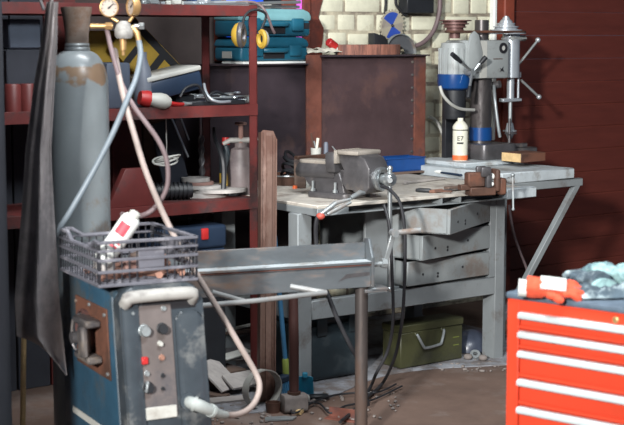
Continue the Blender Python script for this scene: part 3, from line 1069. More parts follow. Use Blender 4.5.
# loose rod frame leaning under the beam
rf = T('rod_frame', 'thin pale steel rod frame running below the beam clamp', 'rod', ony(258, 300, 5.35))
rm = MB()
rm.tube(path([(172, 308.5, 5.12), (258, 300.5, 5.35), (326, 292.5, 5.55)]), .0095, 10)
rm.build('long_rod', 'palesteel', rf, world=True)
MB().tube(path([(212, 292, 5.30), (244, 301, 5.36)]), .0095, 10).build('cross_rod', 'palesteel', rf, world=True)
MB().tube(path([(291, 286.5, 5.60), (327, 293, 5.56)]), .011, 10).build('cross_rod', 'palesteel', rf, world=True)
rf['category'] = 'rod'

# =================================================================== RUSTY CHANNEL leaning on the shelf
c_b, c_t = onz(266.5, 403, 0), ony(268, 131, 6.56)
dz = (c_t - c_b)
zx = dz.normalized()
xx = Vector((math.cos(R(14)), math.sin(R(14)), 0))
yy = zx.cross(xx).normalized()
xx = yy.cross(zx)
Mk = Matrix((xx, yy, zx)).transposed().to_4x4()
Mk.translation = c_b
Lc = dz.length
ch = MB()
Mp = Mk @ Matrix(((1, 0, 0, 0), (0, 0, 1, 0), (0, 1, 0, 0), (0, 0, 0, 1)))
ch.prism([(-.034, .01), (.034, .01), (.034, Lc - .03), (.020, Lc), (-.026, Lc + .004), (-.034, Lc - .004)], -.020, -.012, Mp, bev=.001)
ch.box((-.037, -.03, 0.01), (-.029, .035, Lc - .006), .001, Mk)
ch.box((.029, -.03, 0.01), (.036, .035, Lc - .035), .001, Mk)
ch.box((-.012, -.026, 0.01), (.016, -.018, Lc - .02), .002, Mk)
tag(ch.build('steel_channel', 'rusty', world=True), 'long rusty steel channel standing upright against the red shelf unit', 'channel')

# sledgehammer standing on its head
sp = onz(294, 412, 0)
sl = T('sledgehammer', 'sledgehammer standing on its head with red-brown handle up', 'hammer', sp, R(20))
MB().prism(rrect(.075, .08, .018, 3), -.055, .055, TR(0, 0, .042) @ RY(R(90)) @ RZ(R(90)), bev=.006).build('head', 'stone', sl)
MB().tube([(0, 0, .02), (0, 0, .3), (.004, .02, .52)], [.021, .022, .021], 14).build('handle', 'handlewood', sl)
MB().lathe([(.0, 0), (.03, 0), (.03, .012), (0, .012)], 12, TR(0, 0, .08)).build('collar', 'rustdark', sl)

# broom
b0, b1 = onz(288, 392, 0.0), ony(274.5, 236, 6.60)
bt = T('broom', 'blue handled broom leaning between the rusty channel and the bench leg', 'broom', b0)
dv_ = b1 - b0
MB().tube([b0 + dv_ * .10, b1], .0115, 12).build('handle', 'broomblue', bt, world=True)
MB().tube([b0 + dv_ * .06, b0 + dv_ * .105, b0 + dv_ * .21, b0 + dv_ * .22], [.016, .018, .016, .012], 12).build('ferrule', 'greenp', bt, world=True)
hd = MB().box((-.10, -.02, .055), (.10, .02, .09), .008, TR(*b0) @ RZ(R(60)))
hd.build('brush_head', 'navy', bt, world=True)
br_ = MB()
for i in range(12):
    for j in range(3):
        x = -.09 + i * .0164
        br_.tube([TR(*b0) @ RZ(R(60)) @ Vector((x, -.014 + j * .014, .056)), TR(*b0) @ RZ(R(60)) @ Vector((x * 1.12, -.03 + j * .03, .002))], .005, 5)
br_.build('bristles', 'broomblue', bt, world=True)
# blue plastic scoop
sp = onz(305, 400, 0)
sc_ = MB()
sc_.sheet(lambda s, t: sp + Vector((-.035 + .07 * s + .008 * (1 - t) * (s - .5), .02 + .035 * math.sin(math.pi * s) * (1 - .3 * t) - .02 * t, .005 + .10 * t)), 8, 8, .004)
sc_.sheet(lambda s, t: sp + Vector((-.033 + .066 * s, -.005 + .03 * t, .006 + .004 * t)), 6, 2, .004)
sc_.box((sp.x - .012, sp.y + .0, .10), (sp.x + .012, sp.y + .02, .125), .004)
tag(sc_.build('dustpan', 'cyanp', world=True), 'small cyan plastic scoop standing at the front left bench leg', 'dustpan')

# =================================================================== UNDER THE BENCH
ammo = T('ammunition_box', 'olive drab box with a wire handle under the bench', 'box', U(.70, .10, 0.012), AN)
MB().box((0, 0, 0), (.41, .14, .175), .004).build('body', 'olive', ammo)
MB().box((-.003, -.005, .176), (.413, .144, .212), .004).build('lid', 'olive', ammo)
hm = MB()
q0, q1, q2, q3 = [lp(ammo, x, y, -.012) for x, y in ((418, 336), (424, 348), (440, 344), (444, 331))]
hm.tube([q0 + Vector((0, .01, .004)), q0, q1 + Vector((-.008, -.004, .012)), q1 + Vector((.01, -.006, 0)), q2 - Vector((.01, .006, 0)), q2 + Vector((.008, -.004, .012)), q3, q3 + Vector((0, .01, .004))], .007, 8, 3)
hm.build('handle', 'dullsteel', ammo)
MB().box((q0.x - .014, -.008, q0.z - .004), (q0.x + .014, .0, q0.z + .018), .003).box((q3.x - .014, -.008, q3.z - .004), (q3.x + .014, .0, q3.z + .018), .003).build('handle_bracket', 'olive', ammo)
q4 = lp(ammo, 456, 338, -.001)
MB().box((q4.x - .02, -.0015, q4.z + .004), (q4.x + .02, 0, q4.z + .007)).box((q4.x - .018, -.0015, q4.z - .036), (q4.x + .02, 0, q4.z - .033)).build('paint_mark', 'greenp', ammo)

kc = T('tool_case', 'black plastic power tool case under the bench behind the round post', 'case', U(.135, .12, .012), AN)
MB().box((0, 0, 0), (.36, .30, .265), .035, seg=3).build('body', 'caseblack', kc)
MB().box((.01, .02, .255), (.35, .28, .318), .03, seg=3).build('lid', 'caseblack', kc)
for x in (.06, .25):
    MB().box((x, -.012, .22), (x + .06, .0, .30), .006, seg=2).build('latch', 'caseblack', kc)
MB().tube([(.10, .14, .315), (.11, .14, .34), (.25, .14, .34), (.26, .14, .315)], .012, 10, 4).build('handle', 'caseblack', kc)
rbx = MB().box((.5, .34, .012), (.66, .50, .30), .004)
o = tag(rbx.build('rusty_tin', 'anglerust', loc=U(0, 0, 0), rz=AN), 'rust red tin half hidden between the black case and the olive box', 'tin')
# helmet-like shell
hp = onz(474, 357, 0.008)
MBh = MB()
MBh.lathe([(.105 * math.cos(t * math.pi / 20) if t < 10 else 0, .105 * math.sin(t * math.pi / 20)) for t in range(11)] + [], 28, None, 1.15, 1.0)
tag(MBh.build('helmet', 'helmet', loc=(hp.x - .0, hp.y + .17, .014), rz=R(20)), 'dark blue-grey rounded shell beside the right bench leg', 'helmet')
rn = onz(475, 356, .02)
o = MB().lathe([(.012, 0), (.026, 0), (.026, .02), (.012, .02)], 16, TR(*rn) @ RX(R(40)))
tag(o.build('ring_nut', 'dullsteel', world=True), 'pale metal ring on the dusty floor near the right bench leg', 'ring')
for k, (x, y) in enumerate(((468, 359), (483, 360))):
    p = onz(x, y, .012)
    o = MB().sphere(p + Vector((0, 0, .012)), .02, 1.2, .9, .8, 10)
    tag(o.build('stone', 'stone', world=True), ('grey-brown lump on the dusty floor under the bench', 'grey-brown lump touching the right bench leg')[k], 'stone')

# debris left of the bench
def boards(name, m, x, y, L, W, th, rz_, tilt, lift, label, cat='board'):
    p = onz(x, y, 0)
    o = MB().box((-L / 2, -W / 2, 0), (L / 2, W / 2, th), .002, TR(p.x, p.y, lift) @ RZ(R(rz_)) @ RX(R(tilt)))
    return tag(o.build(name, m, world=True), label, cat)


boards('board', 'greywood', 218, 394, .16, .18, .012, 62, 40, .085, 'grey square board tilted against the scrap pile beside the welder')
boards('board', 'greywood', 224, 376, .30, .09, .02, 30, 8, .085, 'wide pale plank lying across the scrap pile left of the bench')
boards('board', 'oldwood', 218, 372, .40, .03, .014, 24, 0, .185, 'dark thin lath on top of the scrap pile')
boards('board', 'palegrey', 232, 370, .34, .02, .012, 50, 3, .20, 'pale thin strip on top of the scrap pile')
boards('board', 'greywood', 241, 394, .16, .10, .014, 40, 28, .06, 'grey offcut leaning in the hoop end of the scrap pile')
boards('crate_box', 'oldwood', 210, 388, .28, .20, .09, 37, 0, 0, 'low dark box under the scrap boards', 'box')
boards('board', 'oldwood', 208, 372, .02, .05, .20, 10, -12, .10, 'short upright slat in the scrap pile next to the welder')
boards('board', 'greywood', 226, 404, .22, .05, .014, 20, 10, .012, 'narrow grey board lying flat on the floor in front of the scrap pile')
boards('board', 'oldwood', 212, 398, .16, .06, .02, -30, 0, .004, 'short brown board lying on the floor beside the welder')
boards('board', 'palegrey', 236, 382, .20, .05, .010, 55, 18, .13, 'pale strip leaning on the wide plank in the scrap pile')
boards('steel_bracket', 'castiron', 230, 380, .10, .07, .03, 10, 12, .115, 'dark steel bracket on the wide plank of the scrap pile', 'bracket')
hpz = onz(262, 411, 0)
hp_m = MB()


def hoopf(s, t):
    a = R(-75) + R(320) * s
    ax = Vector((.62, -.78, .10))
    e1 = Vector((.78, .62, 0))
    return hpz + Vector((0, .05, .088)) + e1 * (.092 * math.cos(a)) + Vector((0, 0, .084 * math.sin(a))) + ax * (.045 * (t - .5)) + Vector((0, 0, .0))


hp_m.sheet(hoopf, 40, 2, .005)
tag(hp_m.build('metal_hoop', 'palegrey', world=True), 'pale open metal hoop standing at the foot of the rusty channel', 'hoop')
p = onz(273, 412, 0)
o = MB().lathe([(.0, 0), (.03, 0), (.034, .045), (.03, .045), (.027, .01), (0, .01)], 18, TR(*p))
tag(o.build('rusty_cup', 'rustdark', world=True), 'small rusty cup at the foot of the rusty channel', 'cup')
p = onz(280, 420, 0)
o = MB().prism([(-.07, -.02), (.05, -.028), (.075, .01), (.03, .03), (-.06, .025)], .004, .010, TR(p.x, p.y, 0) @ RZ(R(12)))
tag(o.build('sheet_offcut', 'dullsteel', world=True), 'thin shiny sheet offcut on the floor in front of the sledgehammer', 'offcut')
p = onz(309, 405, 0)
o = MB().lathe([(.017, 0), (.022, 0), (.022, .075), (.017, .075)], 18, TR(p.x - .01, p.y + .02, .022) @ RZ(R(-50)) @ RX(R(78)))
tag(o.build('pipe_offcut', 'palegrey', world=True), 'short pale pipe offcut lying by the cyan scoop', 'pipe')
p = onz(302, 413, 0)
o = MB().prism([(-.045, -.012), (.045, -.004), (.045, .004), (-.045, .014)], 0, .016, TR(p.x, p.y, .004) @ RZ(R(70)))
tag(o.build('wood_wedge', 'wood', world=True), 'yellow wood wedge on the floor right of the sledgehammer', 'wedge')
p = onz(319, 400, 0)
o = MB().box((-.045, -.02, 0), (.045, .02, .018), .006, TR(p.x, p.y, .008) @ RZ(R(10)))
tag(o.build('rubber_pad', 'black', world=True), 'flat black pad on the dusty floor by the front left bench leg', 'pad')
p = onz(347, 419, 0)
o = MB().box((-.085, -.003, 0), (.085, .003, .045), .001, TR(p.x, p.y, 0) @ RZ(R(-28))).box((-.085, -.048, 0), (.085, -.003, .006), .001, TR(p.x, p.y, 0) @ RZ(R(-28)))
tag(o.build('angle_iron_offcut', 'anglerust', world=True), 'short rusty angle iron offcut on the floor before the round post', 'offcut')
# crumbs of rubble: small stones in a loose scatter, nobody could count them
rbm = MB()
rr = random.Random(5)
for k in range(150):
    x, y = rr.choice(((rr.uniform(200, 300), rr.uniform(398, 424)), (rr.uniform(300, 400), rr.uniform(392, 420)), (rr.uniform(440, 506), rr.uniform(357, 372))))
    p = onz(x, y, .004)
    s_ = rr.uniform(.003, .012)
    rbm.box((-s_, -s_ * .7, -s_ * .3), (s_, s_ * .7, s_ * .7), s_ * .3, TR(*p) @ RZ(rr.uniform(0, 3)) @ RX(rr.uniform(-.3, .3)))
rub = rbm.build('rubble', 'stone', world=True)
tag(rub, 'scattered grey rubble crumbs and chips on the floor around the bench', 'rubble', None, 'stuff')

# cables on the floor
def floorcable(name, m, pts, r, label):
    P = []
    for q in pts:
        P.append(onz(q[0], q[1], r + .014) if len(q) == 2 else ony(*q))
    return tag(MB().tube(P, r, 8, 8).build(name, m, world=True), label, 'cable')


floorcable('cable', 'blackrub', [(381, 186, 6.52), (390, 190, 6.48), (400, 203, 6.44), (404.5, 228, 6.42), (405, 265, 6.42), (403, 310, 6.45), (399, 340, 6.5), (393, 362, 6.55), (382, 384), (366, 398), (352, 412), (340, 422)], .0075, 'black cable looping from the large vise down the drawer fronts')
floorcable('cable', 'blackrub', [(384, 205, 6.5), (389, 225, 6.46), (392, 270, 6.46), (393, 320, 6.5), (388, 350, 6.55), (376, 374, 6.55), (371, 386), (362, 402), (356, 425)], .0075, 'inner black cable hanging beside the drawers behind the crank handle')
floorcable('cable', 'blackrub', [(396, 384), (378, 392), (352, 393), (330, 396), (312, 403), (298, 412), (291, 412), (296, 405), (318, 403), (330, 413), (345, 406), (372, 400), (402, 386)], .0045, 'black cable lying in loops on the dusty floor')

# =================================================================== ON THE BENCH
# big vise
vb = onz(330, 196, TOP)
vs = T('bench_vise', 'large dark cast iron bench vise on the left of the workbench', 'vise', (vb.x, vb.y, TOP), R(-40))
fb = MB()
fb.prism(rrect(.24, .20, .025, 4, .055, 0), 0, .026, bev=.005)
Mb = Matrix(((0, 0, 1, 0), (1, 0, 0, 0), (0, 1, 0, 0), (0, 0, 0, 1)))   # prism axis along x, poly (y,z)
fb.prism([(-.062, .10), (-.05, .085), (.05, .085), (.062, .10), (.066, .12), (.05, .148), (.034, .158), (-.034, .158), (-.05, .148), (-.066, .12)], -.165, .075, Mb, bev=.010)
Mq = Matrix(((1, 0, 0, 0), (0, 0, -1, 0), (0, 1, 0, 0), (0, 0, 0, 1)))
fb.prism([(-.15, .125), (-.15, .112), (-.085, .066), (-.055, .02), (.135, .02), (.115, .07), (.10, .125)], -.052, .052, Mq, bev=.010)
fb.build('base', 'castiron', vs)
MB().prism([(-.042, .150), (.042, .150), (.042, .170), (-.042, .170)], -.155, .02, Mb, bev=.006).build('anvil', 'castlight', vs)  # flat top at the tail
jw = MB()
jw.prism([(-.085, .12), (.085, .12), (.095, .165), (.095, .215), (-.095, .215), (-.095, .165)], .045, .10, Mb, bev=.008)
jw.build('fixed_jaw', 'castiron', vs)
mj = MB()
# moving jaw: profile in x,z extruded over y
Ms = Matrix(((1, 0, 0, 0), (0, 0, -1, 0), (0, 1, 0, 0), (0, 0, 0, 1)))
mj.prism([(.112, .222), (.20, .222), (.265, .195), (.292, .15), (.292, .06), (.262, .03), (.20, .035), (.16, .06), (.13, .06), (.125, .10), (.165, .14), (.112, .165)], -.075, .075, Ms, bev=.012)
mj.prism([(-.045, .065), (.045, .065), (.045, .135), (-.045, .135)], .02, .2, Mb, bev=.008)
mj.build('moving_jaw', 'castiron', vs)
tp = MB().box((.115, -.088, .207), (.235, .088, .226), .006, seg=2)
tp.build('jaw_top', 'castlight', vs)
jp = MB()
for s_ in (0, 1):
    x0 = (.097, .104)[s_]
    jp.box((x0, -.092, .165), (x0 + .008, .092, .224), .001)
    for k in range(7):
        jp.box((x0 - .001, -.088 + k * .027, .168), (x0 + .009, -.074 + k * .027, .227))
jp.build('jaw_plate', 'castlight', vs)
MB().lathe([(.030, 0), (.052, 0), (.055, .008), (.055, .022), (.046, .026), (.030, .02)], 32, TR(.290, 0, .10) @ RY(R(90))).build('screw_collar', 'steel', vs)
MB().lathe([(0, 0), (.022, 0), (.022, .03), (.030, .034), (.032, .062), (.026, .072), (0, .074)], 26, TR(.30, 0, .10) @ RY(R(90))).build('screw_head', 'steel', vs)
hdl = MB().tube([(.352, 0, .145), (.354, .0, -.40)], .0105, 12)
hdl.sphere((.352, 0, .15), .014).sphere((.354, 0, -.405), .014)
hdl.build('handle', 'steel', vs)
MB().lathe([(0, 0), (.012, 0), (.012, .05), (0, .05)], 12, TR(.35, .0, .10) @ RZ(R(40)) @ RX(R(90))).build('screw_pin', 'steel', vs)
for (a, b) in ((-.04, -.078), (.095, -.078), (-.04, .078), (.095, .078)):
    MB().lathe([(0, 0), (.013, 0), (.013, .012), (.007, .013), (.007, .048), (0, .048)], 8, TR(a, b, .028)).build('bolt', 'steel', vs)

# tangled cable behind the vise
ck_ = MB()
for k in range(4):
    pts = []
    for j in range(10):
        a = 2 * math.pi * j / 10
        p = onz(298, 185, TOP)
        pts.append(p + Vector((.085 * math.cos(a) * (1 - .08 * k), .10 * math.sin(a), .085 + .014 * k + .018 * math.sin(a * 2 + k) + .03 * math.cos(a + k))))
    ck_.tube(pts, .008, 7, 4, closed=True)
pb = onz(303, 181, TOP)
tag(ck_.build('cable_coil', 'black', world=True), 'tangled black cable coil behind the large vise', 'cable')
# pan under the coil
pp_ = onz(292, 186, TOP)
o = MB().lathe([(0, 0), (.10, 0), (.115, .05), (.118, .052), (.111, .052), (.097, .006), (0, .006)], 32, TR(*(pp_ + Vector((-.02, .10, 0)))))
tag(o.build('steel_pan', 'rustdark', world=True), 'round rust brown pan at the back left of the bench', 'pan')
o = MB().tube([pp_ + Vector((-.02, .10, .050)) + Vector((.118 * math.cos(a / 16 * 2 * math.pi), .118 * math.sin(a / 16 * 2 * math.pi), 0)) for a in range(16)], .004, 6, closed=True)
o.build('rim', 'steel', bpy.data.objects['steel_pan'], world=True)
p = onz(295, 188.5, TOP)
tag(MB().lathe([(0, 0), (.013, 0), (.011, .014), (0, .016)], 14, TR(*p)).build('bottle_cap', 'orangep', world=True), 'small orange cap on the bench left of the large vise', 'cap')
p = onz(304, 187, TOP)
tag(MB().lathe([(0, 0), (.028, 0), (.03, .07), (.024, .085), (0, .085)], 16, TR(*p)).build('plastic_cup', 'palegrey', world=True), 'pale cup tucked behind the tail of the large vise', 'cup')
# long bar lying behind the vise
b_ = MB().bar(onv(296, 158, .55), onv(372, 153, .62), .03, .02, .003)
# support it on two blocks
o = b_.build('flat_bar', 'rustdark', world=True)
tag(o, 'dark flat bar lying on blocks behind the large vise', 'bar')
for k, (x, vv) in enumerate(((300, .555), (360, .61))):
    q = onv(x, 157, vv)
    o = MB().box((q.x - .03, q.y - .03, TOP), (q.x + .03, q.y + .03, q.z - .008 - .004 * k), .004)
    tag(o.build('wood_block', 'oldwood', world=True), ('dark block under the left end of the flat bar', 'dark block under the right end of the flat bar')[k], 'block')
# pen pot with brushes
pz = onv(316, 153, .66)
bb = U(*uv(pz)[:2], TOP)
zt_ = pz.z
pst = MB().box((bb.x - .04, bb.y - .04, TOP), (bb.x + .04, bb.y + .04, zt_ - .012), .004)
tag(pst.build('wood_box', 'oldwood', world=True), 'dark box behind the vise under the pale pot', 'box')
pot = T('pot', 'small pale pot behind the large vise holding brushes', 'pot', (bb.x, bb.y, zt_ - .012))
MB().lathe([(0, 0), (.026, 0), (.028, .038), (.025, .038), (.024, .004), (0, .004)], 20).build('bowl', 'palegrey', pot)
for k, (x, y, rr_, lab, mm) in enumerate(((311, 133, .005, 'dark thin tool leaning left in the pale pot', 'rustdark'), (318, 138, .008, 'pale brush standing in the pale pot', 'paper'), (314, 141, .004, 'grey thin rod standing in the pale pot', 'dullsteel'))):
    q = ony(x, y, bb.y)
    o = MB().tube([Vector((bb.x + (k - 1) * .006, bb.y, zt_ - .008)), Vector((q.x, bb.y + .0, q.z))], [rr_ * .7, rr_], 8)
    tag(o.build('brush', mm, world=True), lab, 'brush')
o = MB().lathe([(0, 0), (.012, 0), (.012, .05), (.008, .06), (0, .06)], 14, TR(*(U(*uv(onv(326, 153, .62))[:2], 0) + Vector((0, 0, onv(326, 153, .62).z - .004)))))
tag(o.build('small_tube', 'bluegrey', world=True), 'small grey-blue tube on the flat bar right of the pale pot', 'tube')
o = MB().tube([onv(339, 155, .55), onv(332, 146, .57)], [.006, .003], 8)
tag(o.build('scriber', 'steel', world=True), 'thin steel scriber poking up behind the vise jaws', 'scriber')

# blue tray on a low ledge
tu, tv, tz = uv(onz(377, 171.5, .897))
tu2 = uv(onz(412, 168, .897))[0] - .02
tv = min(.84, tv)
o = MB().box((tu - .1, tv - .03, TOP), (tu2 + .04, .985, .897), .002)
tag(o.build('shelf_plank', 'oldwood', loc=U(0, 0, 0), rz=AN), 'dark plank at the back of the bench under the blue tray', 'plank')
ty = MB()
W_ = tu2 - tu
ty.prism(rrect(W_, .14, .02, 4), 0, .006)
for (x0, x1, y0, y1) in ((-W_ / 2, W_ / 2, -.07, -.066), (-W_ / 2, W_ / 2, .066, .07), (-W_ / 2, -W_ / 2 + .004, -.07, .07), (W_ / 2 - .004, W_ / 2, -.07, .07)):
    ty.box((x0, y0, .0), (x1, y1, .074), .0015)
for (x0, x1, y0, y1) in ((-W_ / 2 - .005, W_ / 2 + .005, -.075, -.066), (-W_ / 2 - .005, W_ / 2 + .005, .066, .075)):
    ty.box((x0, y0, .068), (x1, y1, .076), .002)
tag(ty.build('plastic_tray', 'trayblue', loc=U((tu + tu2) / 2, tv + .07, .897), rz=AN), 'bright blue open plastic tray at the back of the bench', 'tray')

# chisel and file lying at the front
def lie(name, m, a, b, r, label, cat, zz=TOP):
    p, q = onz(a[0], a[1], zz + r), onz(b[0], b[1], zz + r)
    t = T(name, label, cat, (p + q) / 2 - Vector((0, 0, r)))
    d_ = q - p
    MB().tube([p, p + d_ * .1, p + d_ * .38, p + d_ * .42], [r * .7, r, r, r * .6], 10).build('handle', m[0], t, world=True)
    MB().bar(p + d_ * .40, q, r * 1.4, r * .8, .001).build('blade', m[1], t, world=True)
    return t


lie('file', ('black', 'rustdark'), (416, 190), (452, 191.5), .011, 'dark file with black handle on the front of the bench', 'file')
lie('screwdriver', ('copper', 'castiron'), (430, 191.5), (461, 189), .009, 'screwdriver with coppery handle beside the file on the bench', 'screwdriver')
lie('scraper', ('white', 'navy'), (429, 170.5), (461, 175), .012, 'white and blue scraper lying on the dusty bench top', 'scraper')
o = MB().bar(onz(404, 183, TOP + .008), onz(444, 178, TOP + .008), .02, .012, .002)
tag(o.build('flat_strip', 'greywood', world=True), 'flat grey-brown strip in the middle of the dusty bench top', 'strip')
o = MB().bar(onz(446, 189, TOP + .012), onz(484, 185.5, TOP + .012), .035, .022, .003)
tag(o.build('wood_strip', 'oldwood', world=True), 'rust brown wood strip in front of the small vise', 'strip')

# small vise at the front right
v0 = onz(483, 195, TOP)
sv = T('small_vise', 'small rust brown vise at the right front corner of the bench', 'vise', (v0.x, v0.y, TOP), R(18))
s_ = MB().box((-.09, -.04, 0), (.06, .04, .045), .005).box((-.10, -.032, .045), (.0, .032, .125), .008)
s_.build('base', 'rustdark', sv)
MB().box((-.14, -.025, .03), (-.085, .025, .06), .004).build('tail', 'rustdark', sv)
MB().box((.0, -.045, .04), (.035, .045, .13), .012, seg=2).box((-.03, -.045, .10), (.03, -.02, .155), .01, seg=2).box((-.03, .02, .10), (.03, .045, .155), .01, seg=2).build('fixed_jaw', 'castiron', sv)
MB().box((.055, -.045, .02), (.085, .045, .14), .012, seg=2).box((.085, -.035, .0), (.125, .035, .09), .008).build('moving_jaw', 'rustdark', sv)
MB().cyl((.02, 0, .075), (.17, 0, .075), .014, seg=14).lathe([(0, 0), (.02, 0), (.02, .03), (0, .03)], 14, TR(.15, 0, .075) @ RY(R(90))).build('screw', 'dullsteel', sv)
MB().tube([(.165, -.02, .10), (.166, -.03, -.075)], .006, 8).sphere((.165, -.02, .105), .012).sphere((.166, -.03, -.08), .009).build('handle', 'dullsteel', sv)
sv.scale = (.88, .88, .88)
MB().sphere((.045, -.01, .10), .018).sphere((.04, -.025, .06), .012).build('clamped_nut', 'white', sv)

# spray can with printed band
sp0 = onz(460, 160.5, .95)
su, sv_, sz = uv(sp0)
sp0 = U(su, sv_, .95)
ztop = onv(460, 118, sv_).z
cn2 = T('spray_can', 'cream spray can with an orange-red base band by the drill column', 'can', sp0)
H_ = ztop - .95
rc = .042
MB().lathe([(0, 0), (rc - .002, 0), (rc, .004), (rc, H_ * .70), (rc - .002, H_ * .72), (rc + .001, H_ * .725), (rc + .001, H_ * .80), (rc - .004, H_ * .84), (.022, H_ * .92), (.016, H_ * .93), (.016, H_), (0, H_)], 28).build('can_body', 'paper', cn2)
ca = math.atan2(CAM.y - sp0.y, CAM.x - sp0.x)


def wrapz(name, m, par, r, a0, a1, z0, z1):
    return MB().sheet(lambda s, t: (r * math.cos(a0 + (a1 - a0) * s), r * math.sin(a0 + (a1 - a0) * s), z0 + (z1 - z0) * t), 14, 2, .001).build(name, m, par)


wrapz('base_band', 'orangep', cn2, rc + .0006, ca - 1.6, ca + 1.6, .004, H_ * .13)
wrapz('neck_band', 'black', cn2, rc + .0012, ca - 1.6, ca + 1.6, H_ * .715, H_ * .735)
wrapz('print_block', 'ink', cn2, rc + .0006, ca - .42, ca + .42, H_ * .40, H_ * .44)
lt = bpy.data.curves.new('printed_letters', 'FONT')
lt.body = 'E7'
lt.size = .036
lt.extrude = .0006
lt.align_x = 'CENTER'
tmp = bpy.data.objects.new('letters_source', lt)
col.objects.link(tmp)
lme = bpy.data.meshes.new_from_object(tmp.evaluated_get(bpy.context.evaluated_depsgraph_get()))
bpy.data.objects.remove(tmp)
lto = bpy.data.objects.new('printed_letters', lme)
col.objects.link(lto)
lto.parent = cn2
dirc = Vector((math.cos(ca), math.sin(ca), 0))
lto.location = dirc * (rc + .001) + Vector((0, 0, H_ * .48))
lto.rotation_euler = (R(90), 0, ca + R(90))
lme.materials.clear()
lme.materials.append(M['ink'])

# =================================================================== DRILL PRESS
DP = T('drill_press', 'grey pillar drilling machine with blue motor cup and white stepped pulley', 'drilling machine', U(1.88, .8, .95), AN)


def dl(x, y, yl=0.0):
    return lp(DP, x, y, yl)


zh0, zh1 = dl(490, 78).z, dl(490, 40).z
MB().prism(rrect(.26, .30, .03, 3), 0, .085, TR(-.0, -.02, 0), bev=.006).box((.09, -.10, .0), (.36, .08, .05), .006).build('base', 'castiron', DP)
ct_ = dl(481, 20).z
MB().cyl((0, 0, .08), (0, 0, zh0 + .02), .061, seg=28).cyl((0, 0, zh0), (0, 0, ct_), .040, seg=28).build('column', 'column', DP)
zr0, zr1 = dl(481, 141, -.06).z, dl(481, 128, -.06).z
MB().lathe([(.064, zr0), (.067, zr0), (.067, zr1), (.064, zr1)], 28).build('blue_sleeve', 'blue', DP)
hx0, hx1 = dl(467, 60, -.09).x, dl(513, 60, -.09).x
hdm = MB().box((hx0, -.09, zh0), (hx1 - .03, .09, zh1), .012, seg=2)
hdm.build('head', 'machgrey', DP)
MB().box((dl(480, 60, -.09).x, -.092, zh0 + .004), (dl(487, 60, -.09).x, -.088, zh1 - .004), .001).build('front_strip', 'palegrey', DP)
# spindle and quill
sxp = dl(511, 60).x
MB().cyl((sxp, 0, zh0), (sxp, 0, dl(508, 33).z), .050, seg=24).build('spindle_housing', 'alu', DP)
MB().cyl((sxp, 0, zh0 - .005), (sxp, 0, dl(511, 100).z), .021, seg=18).build('quill', 'alu', DP)
zq = dl(511, 100).z
MB().box((sxp - .075, -.02, zq - .01), (sxp + .075, .02, zq + .01), .004).cyl((sxp + .062, 0, zq), (sxp + .062, 0, zh0 + .05), .007, seg=10).cyl((sxp + .062, 0, zh0 + .0), (sxp + .062, 0, zh0 + .03), .016, seg=10).build('depth_stop', 'alu', DP)
MB().cyl((sxp, 0, zq), (sxp, 0, dl(511, 123).z), .011, seg=12).build('spindle', 'dullsteel', DP)
z1, z2 = dl(511, 123).z, dl(511, 139).z
MB().lathe([(0, z2), (.012, z2), (.020, z2 + .02), (.026, z2 + .03), (.026, z2 + .055), (.018, z1), (0, z1)], 18, TR(sxp, 0, 0)).lathe([(0, 0), (.04, 0), (.04, .006), (0, .006)], 16, TR(sxp, 0, z2 + .045)).build('chuck', 'alu', DP)
MB().cyl((sxp, 0, z2 + .005), (sxp, 0, z2 - .05), .004, seg=8).build('drill_bit', 'steel', DP)
# spindle pulley, stepped, widest at the bottom
sx2 = dl(506, 30).x
zp0, zp1 = dl(506, 34).z, dl(506, 17.5).z
pr = [(0, zp0)]
steps = 5
for k in range(steps):
    za = zp0 + (zp1 - zp0) * k / steps
    zb_ = zp0 + (zp1 - zp0) * (k + 1) / steps
    rr_ = (.114, .094, .073, .052, .030)[k]
    pr += [(rr_, za), (rr_, za + (zb_ - za) * .34), (rr_ * .72, za + (zb_ - za) * .40), (rr_ * .68, zb_)]
pr += [(.014, zp1), (.014, zp1 + .008), (0, zp1 + .008)]
MB().lathe(pr, 36, TR(sx2, 0, 0)).build('spindle_pulley', 'alu', DP)
# motor and its pulley
mx = dl(454.5, 60).x
MB().lathe([(0, dl(454, 75).z - .005), (.080, dl(454, 75).z - .005), (.082, dl(454, 50).z), (.074, dl(454, 43).z), (.02, dl(454, 41).z), (0, dl(454, 41).z)], 30, TR(mx, 0, 0)).build('motor_body', 'machgrey', DP)
fins = MB()
for k in range(18):
    a = 2 * math.pi * k / 18
    fins.box((.078, -.004, dl(454, 74).z), (.090, .004, dl(454, 48).z), .001, TR(mx, 0, 0) @ RZ(a))
fins.build('cooling_fins', 'machgrey', DP)
zb1, zb2 = dl(454, 90).z, dl(454, 74).z
MB().lathe([(0, zb1), (.07, zb1), (.088, zb1 + .012), (.094, zb1 + .04), (.094, zb2), (0, zb2)], 32, TR(mx, 0, 0)).build('motor_cup', 'blue', DP)
MB().lathe([(0, zb1 - .16), (.06, zb1 - .16), (.066, zb1 - .14), (.066, zb1 + .002), (0, zb1 + .002)], 24, TR(mx, 0, 0)).build('motor_end', 'black', DP)
MB().box((mx + .02, .09, .0), (mx + .15, .125, zb1 + .05), .004).build('motor_post', 'black', DP)
MB().prism([(-.05, zb2 + .01), (.05, zb2 + .01), (.06, zb2 + .12), (.03, zh1 + .03), (.0, zh1 + .05), (-.03, zh1 + .03), (-.05, zb2 + .12)], .085, .10, TR(mx + .06, 0, 0) @ RX(R(90)), bev=.004).box((mx + .05, -.08, zh0 + .03), (hx0 + .02, .0, zh0 + .15), .006).build('motor_mount', 'machgrey', DP)
zm0, zm1 = dl(456, 33).z, dl(456, 20).z
pr = [(0, zm0 - .03), (.03, zm0 - .03), (.03, zm0)]
